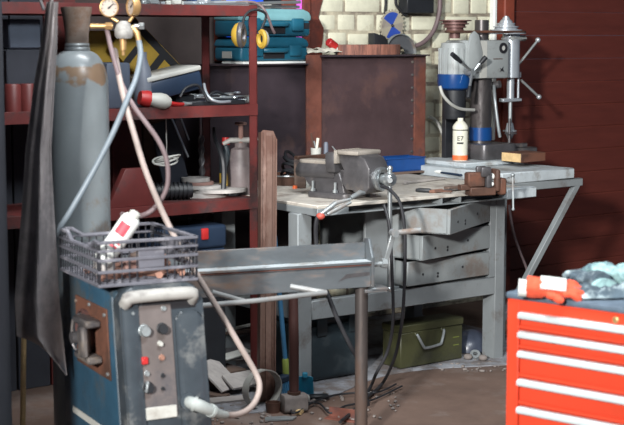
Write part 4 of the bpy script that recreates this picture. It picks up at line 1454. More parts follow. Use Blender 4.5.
for k in range(4):
    za = zm0 + (zm1 - zm0) * k / 4
    zb_ = zm0 + (zm1 - zm0) * (k + 1) / 4
    rr_ = .092 * (.55 + .45 * k / 3)
    pr += [(rr_ * .74, za), (rr_ * .74, za + (zb_ - za) * .55), (rr_, za + (zb_ - za) * .66), (rr_, zb_)]
pr += [(0, zm1)]
MB().lathe(pr, 32, TR(mx, 0, 0)).build('motor_pulley', 'pulley', DP)
zbt = zp0 + .012
bl_ = []
for k in range(13):
    a = R(90 + 180 * k / 12)
    bl_.append((mx + .05 * math.cos(a), .05 * math.sin(a), zbt))
for k in range(13):
    a = R(-90 + 180 * k / 12)
    bl_.append((sx2 + .106 * math.cos(a), .106 * math.sin(a), zbt))
MB().tube(bl_, .008, 6, closed=True).build('drive_belt', 'rustdark', DP)
MB().box((sx2 - .0, -.05, zp0 - .04), (sx2 + .13, .05, zp0 - .008), .012).build('belt_guard', 'machgrey', DP)
# dial ring and small prints on the head
q = dl(503, 48, -.09)
MB().lathe([(.014, 0), (.030, 0), (.030, .006), (.014, .006)], 24, TR(q.x, -.09, q.z) @ RX(R(90))).build('dial_ring', 'ink', DP)
MB().lathe([(0, 0), (.014, 0), (.014, .003), (0, .003)], 24, TR(q.x, -.09, q.z) @ RX(R(90))).build('dial_centre', 'palegrey', DP)
q = dl(498, 59, -.091)
MB().box((q.x - .035, -.0915, q.z - .002), (q.x + .035, -.089, q.z + .003)).build('printed_line', 'rustdark', DP)
q = dl(502, 70, -.091)
MB().prism([(-.018, -.012), (0, -.004), (.02, -.014), (.008, .004), (.012, .018), (-.004, .006), (-.016, .012), (-.008, .0)], 0, .002, TR(q.x, -.0895, q.z) @ RX(R(90))).build('emblem', 'ink', DP)
# three spoke feed handle on the near side
hb_ = dl(471, 72, -.13)
MB().cyl((hb_.x, -.08, hb_.z), (hb_.x, -.15, hb_.z), .02, seg=14).build('feed_hub', 'dullsteel', DP)
for (x, y) in ((452, 54), (486, 57), (468, 98)):
    e = dl(x, y, -.17)
    h_ = Vector((hb_.x, -.14, hb_.z))
    sp_ = MB().tube([h_, h_ + (e - h_) * .62], .0075, 8).build('feed_spoke', 'steel', DP)
    MB().tube([h_ + (e - h_) * .55, h_ + (e - h_) * .8, e], [.009, .014, .013], 10).build('grip', 'black', sp_)
# ball ended levers on the far side
for (a, b) in (((519, 64), (538, 40)), ((521, 80), (539, 97))):
    p_, q_ = dl(a[0], a[1], .03), dl(b[0], b[1], .0)
    lv = MB().tube([p_, q_], .0075, 8).build('feed_lever', 'dullsteel', DP)
    MB().sphere(q_, .015).build('ball', 'alu', lv)
MB().tube([dl(494, 86, -.05), dl(495, 100, -.11), dl(498, 125, -.13), dl(500, 137, -.13)], .009, 10, 5).build('table_lever', 'dullsteel', DP)
MB().cyl(dl(491, 86, -.0), dl(500, 84, -.05), .022, seg=14).build('lever_hub', 'castiron', DP)
MB().tube([dl(440, 86, -.11), dl(443, 95, -.12), (dl(451, 104, -.12)), dl(461, 109, -.1), dl(474, 110, -.075)], .009, 10, 6).build('motor_lead', 'palegrey', DP)
MB().cyl((.16, -.07, .05), (.16, -.07, .22), .008, seg=10).box((.12, -.08, .05), (.30, -.06, .075), .004).box((.13, -.10, .13), (.19, -.06, .14), .002).build('machine_clamp', 'castiron', DP)
# timber on the drill base
q = onz(521, 163, .95)
tbk = tag(MB().box((0, 0, 0), (.19, .15, .05), .003).build('timber_block', 'rustdark', loc=(q.x, q.y, .951), rz=AN), 'brown timber block on the slab under the drill chuck', 'block')
MB().box((-.0015, .002, .002), (.0, .148, .048)).build('cut_end', 'wood', tbk)

# =================================================================== ON THE LEDGE
q = onv(370, 56, 1.10)
qu = uv(q)[0]
o = MB().prism(circ(1, 26), 0, .056, Matrix.Diagonal((.215, .10, 1, 1)), bev=.006)
tag(o.build('log_slice', 'redwood', loc=U(qu, 1.11, LZR), rz=AN), 'reddish round wood slab lying on the steel ledge', 'wood slab')


def blade(name, x, y, r, vv, label, multi, tilt, zc=None):
    p = onv(x, y, vv)
    t = T(name, label, 'saw blade', (p.x, p.y, p.z - r), AN)
    poly = []
    nt = 24
    for k in range(nt):
        a = 2 * math.pi * k / nt
        poly += [(r * math.cos(a), r * math.sin(a)), (r * 1.0 * math.cos(a + .1), r * math.sin(a + .1)), (r * .88 * math.cos(a + .13), r * .88 * math.sin(a + .13)), (r * .9 * math.cos(a + .23), r * .9 * math.sin(a + .23))]
    Mx = TR(0, 0, r) @ RX(R(90 + tilt))
    MB().prism(poly, -.002, .002, Mx).build('disc', 'bladesilver', t)
    if multi:
        for k in range(8):
            a0 = 2 * math.pi * k / 8 + .25
            w_ = MB()
            w_.prism([(r * .1 * math.cos(a0), r * .1 * math.sin(a0))] + [(r * .82 * math.cos(a0 + j * .785 / 5), r * .82 * math.sin(a0 + j * .785 / 5)) for j in range(6)] + [(r * .1 * math.cos(a0 + .785), r * .1 * math.sin(a0 + .785))], .0021, .0030, Mx)
            w_.build('printed_sector', ('bladesilver', 'bladeblue', 'bladeblue', 'castlight')[k % 4], t)
    MB().lathe([(0, .0031), (r * .1, .0031), (r * .1, .0036), (0, .0036)], 14, Mx).build('arbor_hole', 'ink', t)
    return t


bl = blade('saw_blade', 392, 25.5, .094, 1.265, 'round saw blade with blue and silver sectors hung above the ledge', True, 4)
MB().cyl((0, -.012, .094), (0, .045, .094), .006, seg=10).build('hanging_nail', 'castiron', bl)
M['bladedark'] = mat('dark_saw_steel', rgb(96, 98, 102), .4, .3, .2, 8, .05)
gu = uv(onv(399, 55, 1.12))[0]
b2 = T('grinder_guard', 'dark half round guard plate behind the wood slab below the blue saw blade', 'guard', U(gu, 1.225, LZR), AN)
gq = uv(onv(399, 55, 1.225))[0] - gu
nn = 24
out_ = [(.115 * math.cos(math.pi * k / nn), .115 * math.sin(math.pi * k / nn)) for k in range(nn + 1)]
in_ = [(.045 * math.cos(math.pi * k / nn), .045 * math.sin(math.pi * k / nn)) for k in range(nn, -1, -1)]
bmk = MB()
for k in range(nn):
    bmk.prism([out_[k], out_[k + 1], in_[nn - k - 1], in_[nn - k]], -.003, .003, TR(gq, 0, .001) @ RX(R(88)))
bmk.build('plate', 'bladedark', b2)
rimb = MB()
for k in range(nn):
    p_, q_ = out_[k], out_[k + 1]
    rimb.prism([p_, q_, (q_[0] * .96, q_[1] * .96), (p_[0] * .96, p_[1] * .96)], -.003, .022, TR(gq, 0, .001) @ RX(R(88)))
rimb.build('rim', 'dullsteel', b2)
p = onv(378, 47, 1.22)
o = MB().prism([(-.05, 0), (.05, 0), (.05, .07), (.03, .10), (-.05, .12)], -.03, .03, RX(R(90)), bev=.004)
tag(o.build('small_box', 'black', loc=U(uv(p)[0], 1.22, LZR + .001), rz=AN), 'small black box on the ledge left of the blue saw blade', 'box')
# bottle with a red cap lying on the papers
p = onv(333, 41, 1.14)
bo = T('plastic_bottle', 'small bottle with a red cap lying on papers on the ledge', 'bottle', U(uv(p)[0], 1.14, LZR), AN)
MB().lathe([(0, 0), (.028, 0), (.03, .01), (.03, .06), (.014, .08), (0, .08)], 18, TR(.03, 0, .034) @ RY(R(-58)) @ TR(0, 0, -.06)).build('bottle_body', 'palegrey', bo)
MB().lathe([(0, 0), (.024, 0), (.024, .05), (.02, .055), (0, .055)], 18, TR(.03, 0, .034) @ RY(R(-58)) @ TR(0, 0, .02)).build('cap', 'redp', bo)
# crumpled papers
for k, (x0, x1, vv, lab) in enumerate(((299, 331, 1.04, 'crumpled pale papers on the ledge right of the tool cases'), (322, 342, 1.08, 'folded pale paper under the red capped bottle'))):
    ua, ub = uv(onv(x0, 55, vv))[0], uv(onv(x1, 55, vv))[0]
    zl = LZL if ub < .84 and k == 0 else LZR

    def pf(s, t, ua=ua, ub=ub, vv=vv, k=k):
        x = ua + (ub - ua) * s
        return U(x, vv + .12 * t, LZR + .01 + .035 * (1 - s * (1 if k == 0 else .4)) * math.sin(math.pi * min(1, t * 1.2)) * (1 - .4 * k) + .012 * noise.noise(Vector((x * 22, t * 5, k * 3.1))) + .006)
    tag(MB().sheet(pf, 18, 10, .003).build('crumpled_paper', 'paper', world=True), lab, 'paper')
# tool cases
def tool_case(loc, L, D, H, m1, m2, label, mirror=False):
    t = T('tool_case', label, 'case', loc, AN)
    MB().box((0, 0, 0), (L, D, H * .60), .018, seg=3).build('lower_shell', m1, t)
    MB().prism([(.0, H * .56), (L, H * .56), (L + .004, H * .72), (L - .01, H * .9), (L - .05, H), (.05, H), (.01, H * .9), (-.004, H * .72)], -D, .004, RX(R(90)), bev=.012).build('upper_shell', m2, t)
    for x in (.06, L - .13):
        MB().box((x, -.016, H * .20), (x + .075, .004, H * .66), .008, seg=2).build('latch', m1, t)
    MB().box((L * .33, -.004, H * .1), (L * .64, .004, H * .34), .003).build('recess_panel', 'ink', t)
    MB().tube([(L * .34, .0, H * .44), (L * .35, -.024, H * .44), (L * .62, -.024, H * .44), (L * .63, .0, H * .44)], .012, 8, 3).build('handle', m1, t)
    return t


ul = uv(onv(241, 60, 1.02))[0]
LC = uv(onv(309, 60, 1.02))[0] - ul
z62 = LZL + .014
ws = MB().box((-.0, 0, 0), (LC, .20, .012), .002)
tag(ws.build('foam_strip', 'white', loc=U(ul + .01, 1.015, LZL), rz=AN), 'thin white foam sheet under the lower teal tool case', 'sheet')
hA = onv(275, 37, 1.02).z - z62
ca1 = tool_case(U(ul, 1.025, z62), LC, .25, hA, 'teal', 'teal', 'dark teal tool case with white label, lower of the two stacked cases')
q0, q1 = None, None
MB().box((-.0015, .08, hA * .12), (.002, .17, hA * .40), .0005).build('white_label', 'palegrey', ca1)
hB = onv(275, 9, 1.02).z - (z62 + hA)
ub = uv(onv(236, 30, 1.02))[0]
ca2 = tool_case(U(ub + .02, 1.03, z62 + hA + .002), LC + .03, .23, hB, 'teal', 'teallight', 'teal tool case with a pale lid, upper of the two stacked cases')
MB().box((LC - .06, -.003, hB * .28), (LC + .02, .003, hB * .5), .001).build('dark_label', 'ink', ca2)

# wall things
o = MB().tube([onv(x, y, vv) for x, y, vv in ((440, -14, 1.24), (440, 0, 1.24), (439, 14, 1.235), (434, 30, 1.235), (425, 41, 1.235), (415, 46, 1.24), (408, 44, 1.25))], .0135, 10, 6)
tag(o.build('wall_hose', 'darkhose', world=True), 'brown hose hanging in a curve on the cream brick wall', 'hose')
p0, p1 = onv(404, 13, 1.25), onv(431, -14, 1.25)
jb = MB().box((uv(p0)[0], 1.22, p0.z), (uv(p1)[0], 1.302, p1.z), .004)
o = jb.build('junction_box', 'black', loc=U(0, 0, 0), rz=AN)
tag(o, 'black electrical box on the brick wall above the saw blades', 'box')
for pts, lab in ((((386, -8, 1.285), (385.5, 8, 1.285), (383, 24, 1.285), (381, 36, 1.285)), 'dark cable running down the bricks left of the blue saw blade'),
                 (((396, -6, 1.28), (396, 4, 1.28), (400, 10, 1.275), (405, 15, 1.27), (408, 12.5, 1.262)), 'thin black cable curling into the electrical box')):
    tag(MB().tube([onv(*q) for q in pts], .008, 8, 5).build('wall_cable', 'blackrub', world=True), lab, 'cable')
o = MB().tube([onv(x, y, vv) for x, y, vv in ((429, 117, 1.26), (436, 121, 1.25), (443, 135, 1.22), (448, 152, 1.15), (450, 166, 1.02))], .010, 10, 6)
tag(o.build('wall_hose', 'palegrey', world=True), 'thin pale hose arching down beside the backsplash edge', 'hose')
# light cable below the bench at the right
o = MB().tube([onv(x, y, vv) for x, y, vv in ((509, 205, .3), (513, 230, .3), (520, 252, .3), (527, 270, .32), (534, 300, .35), (540, 330, .4))], .007, 8, 6)
tag(o.build('pale_cable', 'darkhose', world=True), 'thin pale cable hanging below the drill stand', 'cable')
# battery clamp with its lead
cp0, cp1 = ony(321, 213, 6.36), ony(351, 199, 6.42)
bc = T('spring_clamp', 'steel spring clamp with an orange grip hanging at the bench corner', 'clamp', cp0)
dcl = (cp1 - cp0)
MB().tube([cp0 - Vector((.004, 0, .008)), cp0 + dcl * .5 + Vector((0, 0, .014)), cp1], [.009, .011, .006], 10).build('upper_arm', 'dullsteel', bc, world=True)
MB().tube([cp0 + dcl * .2 - Vector((0, 0, .018)), cp0 + dcl * .6 - Vector((0, 0, .014)), cp1 - Vector((.0, 0, .014))], [.009, .011, .006], 10).build('lower_arm', 'dullsteel', bc, world=True)
MB().sphere(cp0 - Vector((.002, 0, .014)), .0155, 1.3, 1, 1, 12).build('grip', 'clampred', bc, world=True)
MB().tube([cp1 + Vector((0, 0, .005)), cp1 + Vector((.04, .03, .025)), cp1 + Vector((.06, .06, .02))], [.010, .012, .008], 10).build('jaw', 'dullsteel', bc, world=True)
floorcable('clamp_cable', 'blackrub', [(318, 216, 6.36), (316, 224, 6.36), (316, 240, 6.36), (319, 268, 6.34), (327, 292, 6.32), (337, 318, 6.3), (350, 345, 6.28), (358, 360, 6.3), (364, 390, 6.3), (368, 405)], .010, 'dark cable of the spring clamp passing under the beam clamp')

# =================================================================== SHELF CONTENTS
def on_shelf(x, y, zs_):
    """floor-of-shelf point under a pixel"""
    return onz(x, y, zs_)


def shz(x, y, zz):
    """point on a shelf under a pixel, kept within the depth of the shelf"""
    a, b, c = uv(onz(x, y, zz))
    b = min(.66, max(.33, b))
    q = onv(x, y, b)
    a, b2, c = uv(q)
    return U(a, b, zz)


def at_v(x, vv, zz):
    """point on a shelf at depth vv whose picture column is x"""
    p = onv(x, 150, vv)
    a, b, c = uv(p)
    return U(a, b, zz)


# --- top shelf: rods, tubes and a blue canister
for k, (x0, y0, x1, y1, r, m_, lab) in enumerate((
        (118, 7.5, 250, 7.5, .012, 'dullsteel', 'long dull pipe lying along the front of the top shelf'),
        (138, 7, 300, 2, .008, 'steel', 'thin bright rod slanting over the right end of the top shelf'),
        (178, 5.5, 299, 7, .007, 'steel', 'thin bright rod pointing at the teal tool cases'),
        (160, 4, 248, 2.5, .012, 'alu', 'pale metal tube on the top shelf behind the rods'),
        (196, 8, 270, 6, .014, 'palegrey', 'pale grey tube on the top shelf near its right end'))):
    vv = .31 + .05 * k
    o = MB().tube([onv(x0, y0, vv), onv(x1, y1, vv)], r, 10)
    tag(o.build('metal_rod', m_, world=True), lab, 'rod', 'rods on the top shelf')
for k, (x, m_, lab, w_) in enumerate(((176, 'palegrey', 'pale square clamp block on the top shelf among the rods', .05), (152, 'dullsteel', 'grey bracket on the top shelf above the plank partition', .06), (205, 'alu', 'small bright fitting on the top shelf among the rods', .04))):
    q = at_v(x, .33 + .1 * (k == 2), S1 - .0)
    o = MB().box((-w_ / 2, -.03, 0), (w_ / 2, .03, .05), .008).box((-w_ / 2 - .02, -.01, .0), (w_ / 2 + .02, .01, .02), .004)
    tag(o.build('clamp_block', m_, loc=q, rz=AN + .2 * k), lab, 'fitting')
q = at_v(266, .56, S1)
bq = T('blue_canister', 'bright blue plastic canister on the right end of the top shelf', 'canister', U(-.155, .60, S1 - .004), AN)
MB().box((0, 0, 0), (.16, .10, .22), .025, seg=3).build('body', 'blue', bq)
MB().lathe([(0, .22), (.025, .22), (.025, .25), (0, .25)], 16, TR(.08, .05, 0)).build('cap', 'black', bq)
# cables dangling over the end
o = MB().tube([onv(x, y, vv) for x, y, vv in ((236, 3, .40), (252, 2.0, .34), (262, 7, .28), (268, 17, .27), (272, 28, .28), (274.5, 33, .29))], .0065, 8, 6)
tag(o.build('hanging_cable', 'darkhose', world=True), 'grey cable dropping over the right end of the top shelf', 'cable')
# ear defenders hanging on the shelf corner post
er = T('ear_defenders', 'ear defenders with yellow edged cups hanging on the shelf corner post', 'ear defenders', onv(256, 32, .26))
eb = MB().tube([onv(x, y, vv) for x, y, vv in ((243, 30, .27), (244, 18, .27), (250, 11, .27), (258, 10, .265), (266, 15, .27), (262, 28, .28), (258, 34, .285))], .006, 8, 6)
eb.build('headband', 'black', er, world=True)
for k, (x, y, vv, a_, k1) in enumerate(((239.5, 35, .262, 72, 1.05), (263, 39, .27, -48, .8))):
    c_ = onv(x, y, vv)
    Mx = TR(*c_) @ RZ(R(a_)) @ RX(R(90)) @ Matrix.Diagonal((k1, k1 * 1.35, k1, 1))
    cu = MB().lathe([(0, -.030), (.022, -.030), (.036, -.016), (.040, .0), (0, .0)], 24, Mx)
    ec = cu.build('ear_cup', ('yellow', 'palegrey')[k], er, world=True)
    MB().lathe([(.016, .0), (.040, .0), (.042, .010), (.036, .020), (.022, .020), (.016, .01)], 24, Mx).build('cushion', ('castiron', 'yellow')[k], ec, world=True)
    MB().lathe([(0, .001), (.026, .001), (.026, .006), (0, .006)], 20, Mx).build('cup_hollow', 'ink', ec, world=True)  # black disc painting the dark hollow inside the cup

# --- middle shelf
# yellow and black striped board leaning
b0, b1 = onv(133, 106, .52), onv(176, 66, .60)
q00 = at_v(170, .50, S2)
Mx = TR(*at_v(176, .55, S2 + .075)) @ RZ(AN) @ RX(R(-8)) @ RY(R(-45))
st = T('striped_board', 'yellow board with black stripes leaning behind the blue box', 'board', at_v(163, .55, S2 + .035))
MB().box((-.10, -.008, 0), (.10, .008, .37), .002, Mx).build('panel', 'yellow', st, world=True)
for (x0, x1, z0, z1) in ((.058, .096, 0, .37), (-.10, .058, .13, .165), (-.10, .0, .25, .28)):
    MB().box((x0, -.0095, z0), (x1, -.0078, z1), 0, Mx).build('black_stripe', 'ink', st, world=True)
# flat blue box with a grey lid, tilted
Lp = at_v(153, .36, S2)
Rp = at_v(206, .36, S2)
Lb = (Rp - Lp).length
tbx = T('flat_case', 'dark blue flat case with a pale grey lid lying tilted on the middle shelf', 'case', Lp + Vector((0, 0, .004)), AN)
Mt = RY(R(-11)) @ TR(.0, 0, .022)
MB().box((0, 0, 0), (Lb, .24, .085), .012, Mt, 2).build('body', 'navy', tbx)
MB().box((-.004, -.004, .086), (Lb + .004, .244, .108), .006, Mt, 2).build('lid', 'palegrey', tbx)
MB().box((Lb * .55, .05, -.003), (Lb * .9, .2, .045), .004).build('foot', 'black', tbx)
# grey bottle
q = at_v(144, .40, S2)
MBt = MB().lathe([(0, 0), (.042, 0), (.045, .01), (.044, .10), (.034, .17), (.018, .215), (.018, .245), (0, .245)], 24)
tag(MBt.build('grey_bottle', 'bluegrey', loc=q), 'blue-grey tapered bottle on the middle shelf behind the grey-blue hose', 'bottle')
# white bulb bottle with red collar, lying
q = at_v(150, .31, S2 + .040)
bb_ = T('bulb_bottle', 'white rounded bottle with a red cap lying on the middle shelf', 'bottle', q - Vector((0, 0, .040)))
Mx = TR(*q) @ RZ(AN - R(12)) @ RY(R(100))
MB().lathe([(0, .10), (.02, .098), (.034, .075), (.036, .05), (.032, .02), (.026, .0), (0, .0)], 22, Mx).build('bottle_body', 'palegrey', bb_, world=True)
MB().lathe([(0, -.045), (.03, -.045), (.036, -.02), (.036, .0), (.026, .002), (0, .002)], 22, Mx).build('cap', 'redp', bb_, world=True)
# red pliers
a_, b_ = at_v(167, .33, S2 + .012), at_v(192, .36, S2 + .012)
pl_ = T('pliers', 'pliers with red grips on the middle shelf', 'pliers', a_ - Vector((0, 0, .012)))
MB().tube([a_ + Vector((0, -.02, .012)), a_ + (b_ - a_) * .45 + Vector((0, -.02, 0)), a_ + (b_ - a_) * .7], [.010, .010, .007], 8, 3).build('grip', 'redp', pl_, world=True)
MB().tube([a_ + Vector((.02, .03, -.004)), a_ + (b_ - a_) * .45 + Vector((0, .02, -.004)), a_ + (b_ - a_) * .7], [.010, .010, .007], 8, 3).build('grip', 'redp', pl_, world=True)
MB().tube([a_ + (b_ - a_) * .66, b_], [.012, .005], 8).build('jaw', 'dullsteel', pl_, world=True)
# shallow tray under the loose tools
q = at_v(190, .36, S2)
q2 = at_v(246, .36, S2)
try_ = MB().box((0, 0, 0), ((q2 - q).length, .24, .022), .004)
tag(try_.build('tool_tray', 'black', loc=q, rz=AN), 'shallow black tray under the loose wrenches on the middle shelf', 'tray')
# wrenches, sockets and hose clamp bits
def wrench(x0, y0, x1, y1, lab, m_='steel', zz=S2, r=.013):
    p_ = at_v(x0, .38 + (103 - y0) * .03, zz + .031 + (103 - y0) * .002)
    q_ = at_v(x1, .38 + (103 - y1) * .03, zz + .031 + (103 - y1) * .002)
    t = MB()
    d_ = (q_ - p_).normalized()
    t.bar(p_, q_, .012, .006, .001)
    n_ = Vector((-d_.y, d_.x, 0))
    for e, s__ in ((p_, -1), (q_, 1)):
        t.tube([e + d_ * s__ * r + (d_ * s__ * math.cos(a) + n_ * math.sin(a)) * r for a in [R(-140 + 280 * k / 10) + math.pi for k in range(11)]], .005, 7)
    return tag(t.build('wrench', m_, world=True), lab, 'wrench', 'wrenches on the middle shelf')


wrench(191, 100.5, 232, 102.5, 'open ended wrench nearest the front of the middle shelf')
wrench(196, 97, 228, 98, 'wrench behind the nearest one on the middle shelf', 'dullsteel')
wrench(200, 99, 236, 95.5, 'wrench slanting across the others on the middle shelf', 'alu')
wrench(226, 101, 250, 100.5, 'short wrench at the right end of the middle shelf', 'dullsteel')
for k, (x, y, lab) in enumerate(((194, 102.5, 'bright socket at the front edge of the middle shelf beside the pliers'), (213, 103, 'bright socket at the front edge of the middle shelf under the bent tube'), (186, 101.5, 'bright socket at the front edge below the flat case'))):
    q = shz(x, y, S2)
    tag(MB().lathe([(.006, 0), (.013, 0), (.013, .03), (.006, .03)], 14, TR(q.x, q.y, S2 + .010) @ RZ(.6 * k) @ RX(R(80))).build('socket', 'steel', world=True), lab, 'socket')
q = shz(246, 101.5, S2)
tag(MB().tube([Vector((q.x - .09, q.y - .02, S2 + .008)), Vector((q.x + .03, q.y + .01, S2 + .008))], .005, 8).lathe([(0, 0), (.018, 0), (.018, .012), (0, .012)], 14, TR(q.x, q.y, S2 + .012) @ RZ(.5) @ RY(R(90))).build('valve_stem', 'dullsteel', world=True), 'thin stem with a round collar beside the shelf corner post', 'rod')
P_ = [onv(204, 84, .40), onv(206, 92, .36), onv(211, 99, .33), onv(220, 102, .32), onv(230, 101.5, .33)]
tag(MB().tube(P_, .007, 8, 5).build('bent_tube', 'alu', world=True), 'bent bright tube hanging off the flat case onto the wrenches', 'tube')
P_ = [onv(180, 97, .34), onv(186, 88, .34), onv(197, 85, .34), onv(203, 92, .34), onv(208, 101, .33)]
tag(MB().tube(P_, .0065, 8, 6).build('black_lead', 'black', world=True), 'black lead curling in front of the flat case', 'cable')
P_ = [onv(208, 96, .5), onv(216, 92, .5), onv(228, 96, .5), onv(238, 99, .48)]
tag(MB().tube(P_, .0065, 8, 6).build('black_lead', 'black', world=True), 'black lead lying behind the wrenches', 'cable')
# left part of the middle shelf, in the dark
q = at_v(9, .40, S2)
q2 = at_v(43, .40, S2)
pbx = MB().box((0, 0, 0), ((q2 - q).length, .2, .26), .006)
tag(pbx.build('carton', 'darkwall', loc=q, rz=AN), 'dark carton on the middle shelf under the pale blue box', 'box')
pbx = MB().box((0.01, -.005, .262), ((q2 - q).length - .0, .19, .385), .006)
tag(pbx.build('pale_box', 'palebox', loc=q, rz=AN), 'pale blue box in the dark at the far left of the shelf unit', 'box')
for k, (x, lab) in enumerate(((14, 'red tin in the dark at the far left of the middle shelf'), (29, 'red tin beside the other one at the left of the middle shelf'))):
    q = at_v(x, .33, S2)
    tag(MB().lathe([(0, 0), (.035, 0), (.035, .11), (.030, .118), (0, .118)], 20).build('paint_tin', 'redshelf', loc=q), lab, 'tin')
q = at_v(118, .36, S2)
tag(MB().box((-.05, 0, 0), (.07, .2, .20), .01, None, 2).build('blue_box', 'palebox', loc=q, rz=AN), 'pale blue box on the middle shelf right of the gas cylinder', 'box')
q = at_v(122, .52, S2)
yb = MB().box((-.12, 0.1, 0), (.14, .14, .34), .004)
tag(yb.build('yellow_panel', 'yellow', loc=q, rz=AN), 'dull yellow panel behind the grey bottle', 'panel')

# --- lower shelf
q = at_v(132, .36, S3)
rp_ = MB().prism([(-.135, 0), (.135, 0), (.055, .17), (-.045, .17)], -.02, .02, RX(R(90)), bev=.004).box((-.135, -.0, 0), (.135, .12, .012))
tag(rp_.build('red_bracket', 'redshelf', loc=q, rz=AN), 'dark red trapezoid metal bracket on the lower shelf behind the pink hose', 'bracket')
q = at_v(206, .53, S3)
z_ = S3
for k, (r_, th, m_, dx, dy, lab) in enumerate(((.125, .022, 'abrasive', -.02, .02, 'wide grey grinding disc at the bottom of the disc pile'), (.14, .016, 'abrasive', .05, .02, 'largest grey grinding disc in the pile on the lower shelf'), (.115, .014, 'abrasive', -.03, .01, 'mid sized grey disc in the pile on the lower shelf'), (.075, .014, 'abrasivebrown', -.04, 0, 'brown grinding disc near the top of the pile'), (.068, .018, 'abrasive', -.05, .0, 'smallest grey disc on top of the disc pile'))):
    o = MB().lathe([(.011, 0), (r_, 0), (r_, th), (r_ * .35, th), (r_ * .3, th * .7), (.011, th * .7)], 36)
    tag(o.build('grinding_disc', m_, loc=(q.x + dx, q.y + dy * .5, z_)), lab, 'disc', 'grinding discs')
    z_ += th + .001
q = at_v(170, .48, S3)
o = MB().tube([(-.09, 0, .042), (.10, 0, .042)], [.034, .034], 20)
for k in range(9):
    o.tube([(-.085 + k * .02, 0, .042), (-.075 + k * .02, 0, .042)], .041, 20)
tag(o.build('ribbed_hose_end', 'black', loc=q, rz=R(15)), 'black ribbed hose end on the lower shelf left of the grinding discs', 'hose end')
for k, (x, y, m_, lab) in enumerate(((179, 197.5, 'palegrey', 'pale knob at the front of the lower shelf left of the red one'), (187, 197.5, 'redp', 'red cap at the front of the lower shelf'), (203, 196.5, 'alu', 'silver cap at the front of the lower shelf below the disc pile'), (215, 193, 'wood', 'tan cap beside the grinding discs'), (172, 199, 'dullsteel', 'grey cap at the front of the lower shelf by the dark hose'))):
    q = shz(x, y - 1, S3)
    tag(MB().lathe([(0, 0), (.024, 0), (.026, .008), (.022, .022), (.012, .028), (0, .028)], 16).build('screw_cap', m_, loc=q), lab, 'cap', 'caps on the lower shelf')
q = at_v(241, .50, S3)
psr = T('pump_sprayer', 'grimy pump sprayer bottle on the right of the lower shelf', 'sprayer', q)
MB().lathe([(0, 0), (.062, 0), (.066, .01), (.067, .13), (.062, .15), (.055, .17), (.048, .215), (.03, .225), (.03, .245), (0, .245)], 30).build('tank', 'sprayer', psr)
MB().lathe([(0, .245), (.012, .245), (.012, .33), (0, .33)], 12).lathe([(0, .33), (.026, .33), (.03, .336), (.026, .344), (0, .344)], 16).build('pump_handle', 'abrasivebrown', psr)
MB().tube([(-.085, 0, .240), (-.05, 0, .258), (.05, 0, .258), (.08, 0, .268)], [.011, .013, .014, .011], 10).build('spray_head', 'handlegrey', psr)
q = at_v(226, .56, S3)
brd = T('sauce_bottle', 'dark bottle with a red cap behind the pump sprayer', 'bottle', q)
MB().lathe([(0, 0), (.03, 0), (.032, .01), (.032, .17), (.016, .21), (.014, .235), (0, .235)], 20).build('bottle_body', 'caseblack', brd)
MB().lathe([(0, .235), (.020, .235), (.019, .27), (0, .27)], 16).build('cap', 'redp', brd)
wrap_ = MB().lathe([(.0325, .03), (.0332, .03), (.0332, .1), (.0325, .1)], 20).build('yellow_band', 'yellow', brd)
P_ = [onv(214, 128, .62), onv(215, 138, .58), onv(219, 148, .50), onv(223, 160, .46), onv(224, 175, .45), at_v(223, .44, S3 + .01)]
tag(MB().tube(P_, [.008, .010, .012, .014, .014, .012], 8, 5).build('curved_pry_bar', 'black', world=True), 'dark curved pry bar standing left of the pump sprayer', 'pry bar')
q = shz(240, 192, S3)
tag(MB().sheet(lambda s, t: (-.07 + .14 * s, -.04 + .09 * t, .004 + .034 * math.sin(math.pi * min(1, max(0, s))) * (1 - .5 * t)), 10, 4, .003).build('bent_sheet', 'dullsteel', loc=(q.x, q.y, S3), rz=AN), 'bent grey sheet scrap in front of the pump sprayer', 'sheet')
q = shz(232, 196, S3)
tag(MB().prism([(-.03, 0), (.02, -.01), (.05, .02), (0, .03)], 0, .006).build('tin_scrap', 'alu', loc=(q.x, q.y + .01, S3 + .001), rz=.3), 'bright pointed scrap at the front of the lower shelf by the sprayer', 'scrap')
q = shz(250, 194.5, S3)
tag(MB().cyl((-.05, 0, .008), (.05, .01, .008), .008, seg=8).build('short_rod', 'palegrey', loc=(q.x - .01, q.y, S3), rz=AN), 'short pale rod at the right end of the lower shelf', 'rod')
# twist drills hanging at the back
def twist(x0, y0, x1, y1, vv, r, lab):
    a_, b_ = onv(x0, y0, vv), onv(x1, y1, vv)
    t = MB()
    zx_ = (b_ - a_).normalized()
    x_ = zx_.orthogonal().normalized()
    y_ = zx_.cross(x_)
    L = (b_ - a_).length
    t.tube([a_, b_], r * .72, 10)
    for ph in (0, math.pi):
        t.tube([a_ + zx_ * L * k / 40 + (x_ * math.cos(ph + k * .42) + y_ * math.sin(ph + k * .42)) * r * .55 for k in range(41)], r * .5, 6)
    return tag(t.build('twist_drill', 'dullsteel', world=True), lab, 'drill bit')


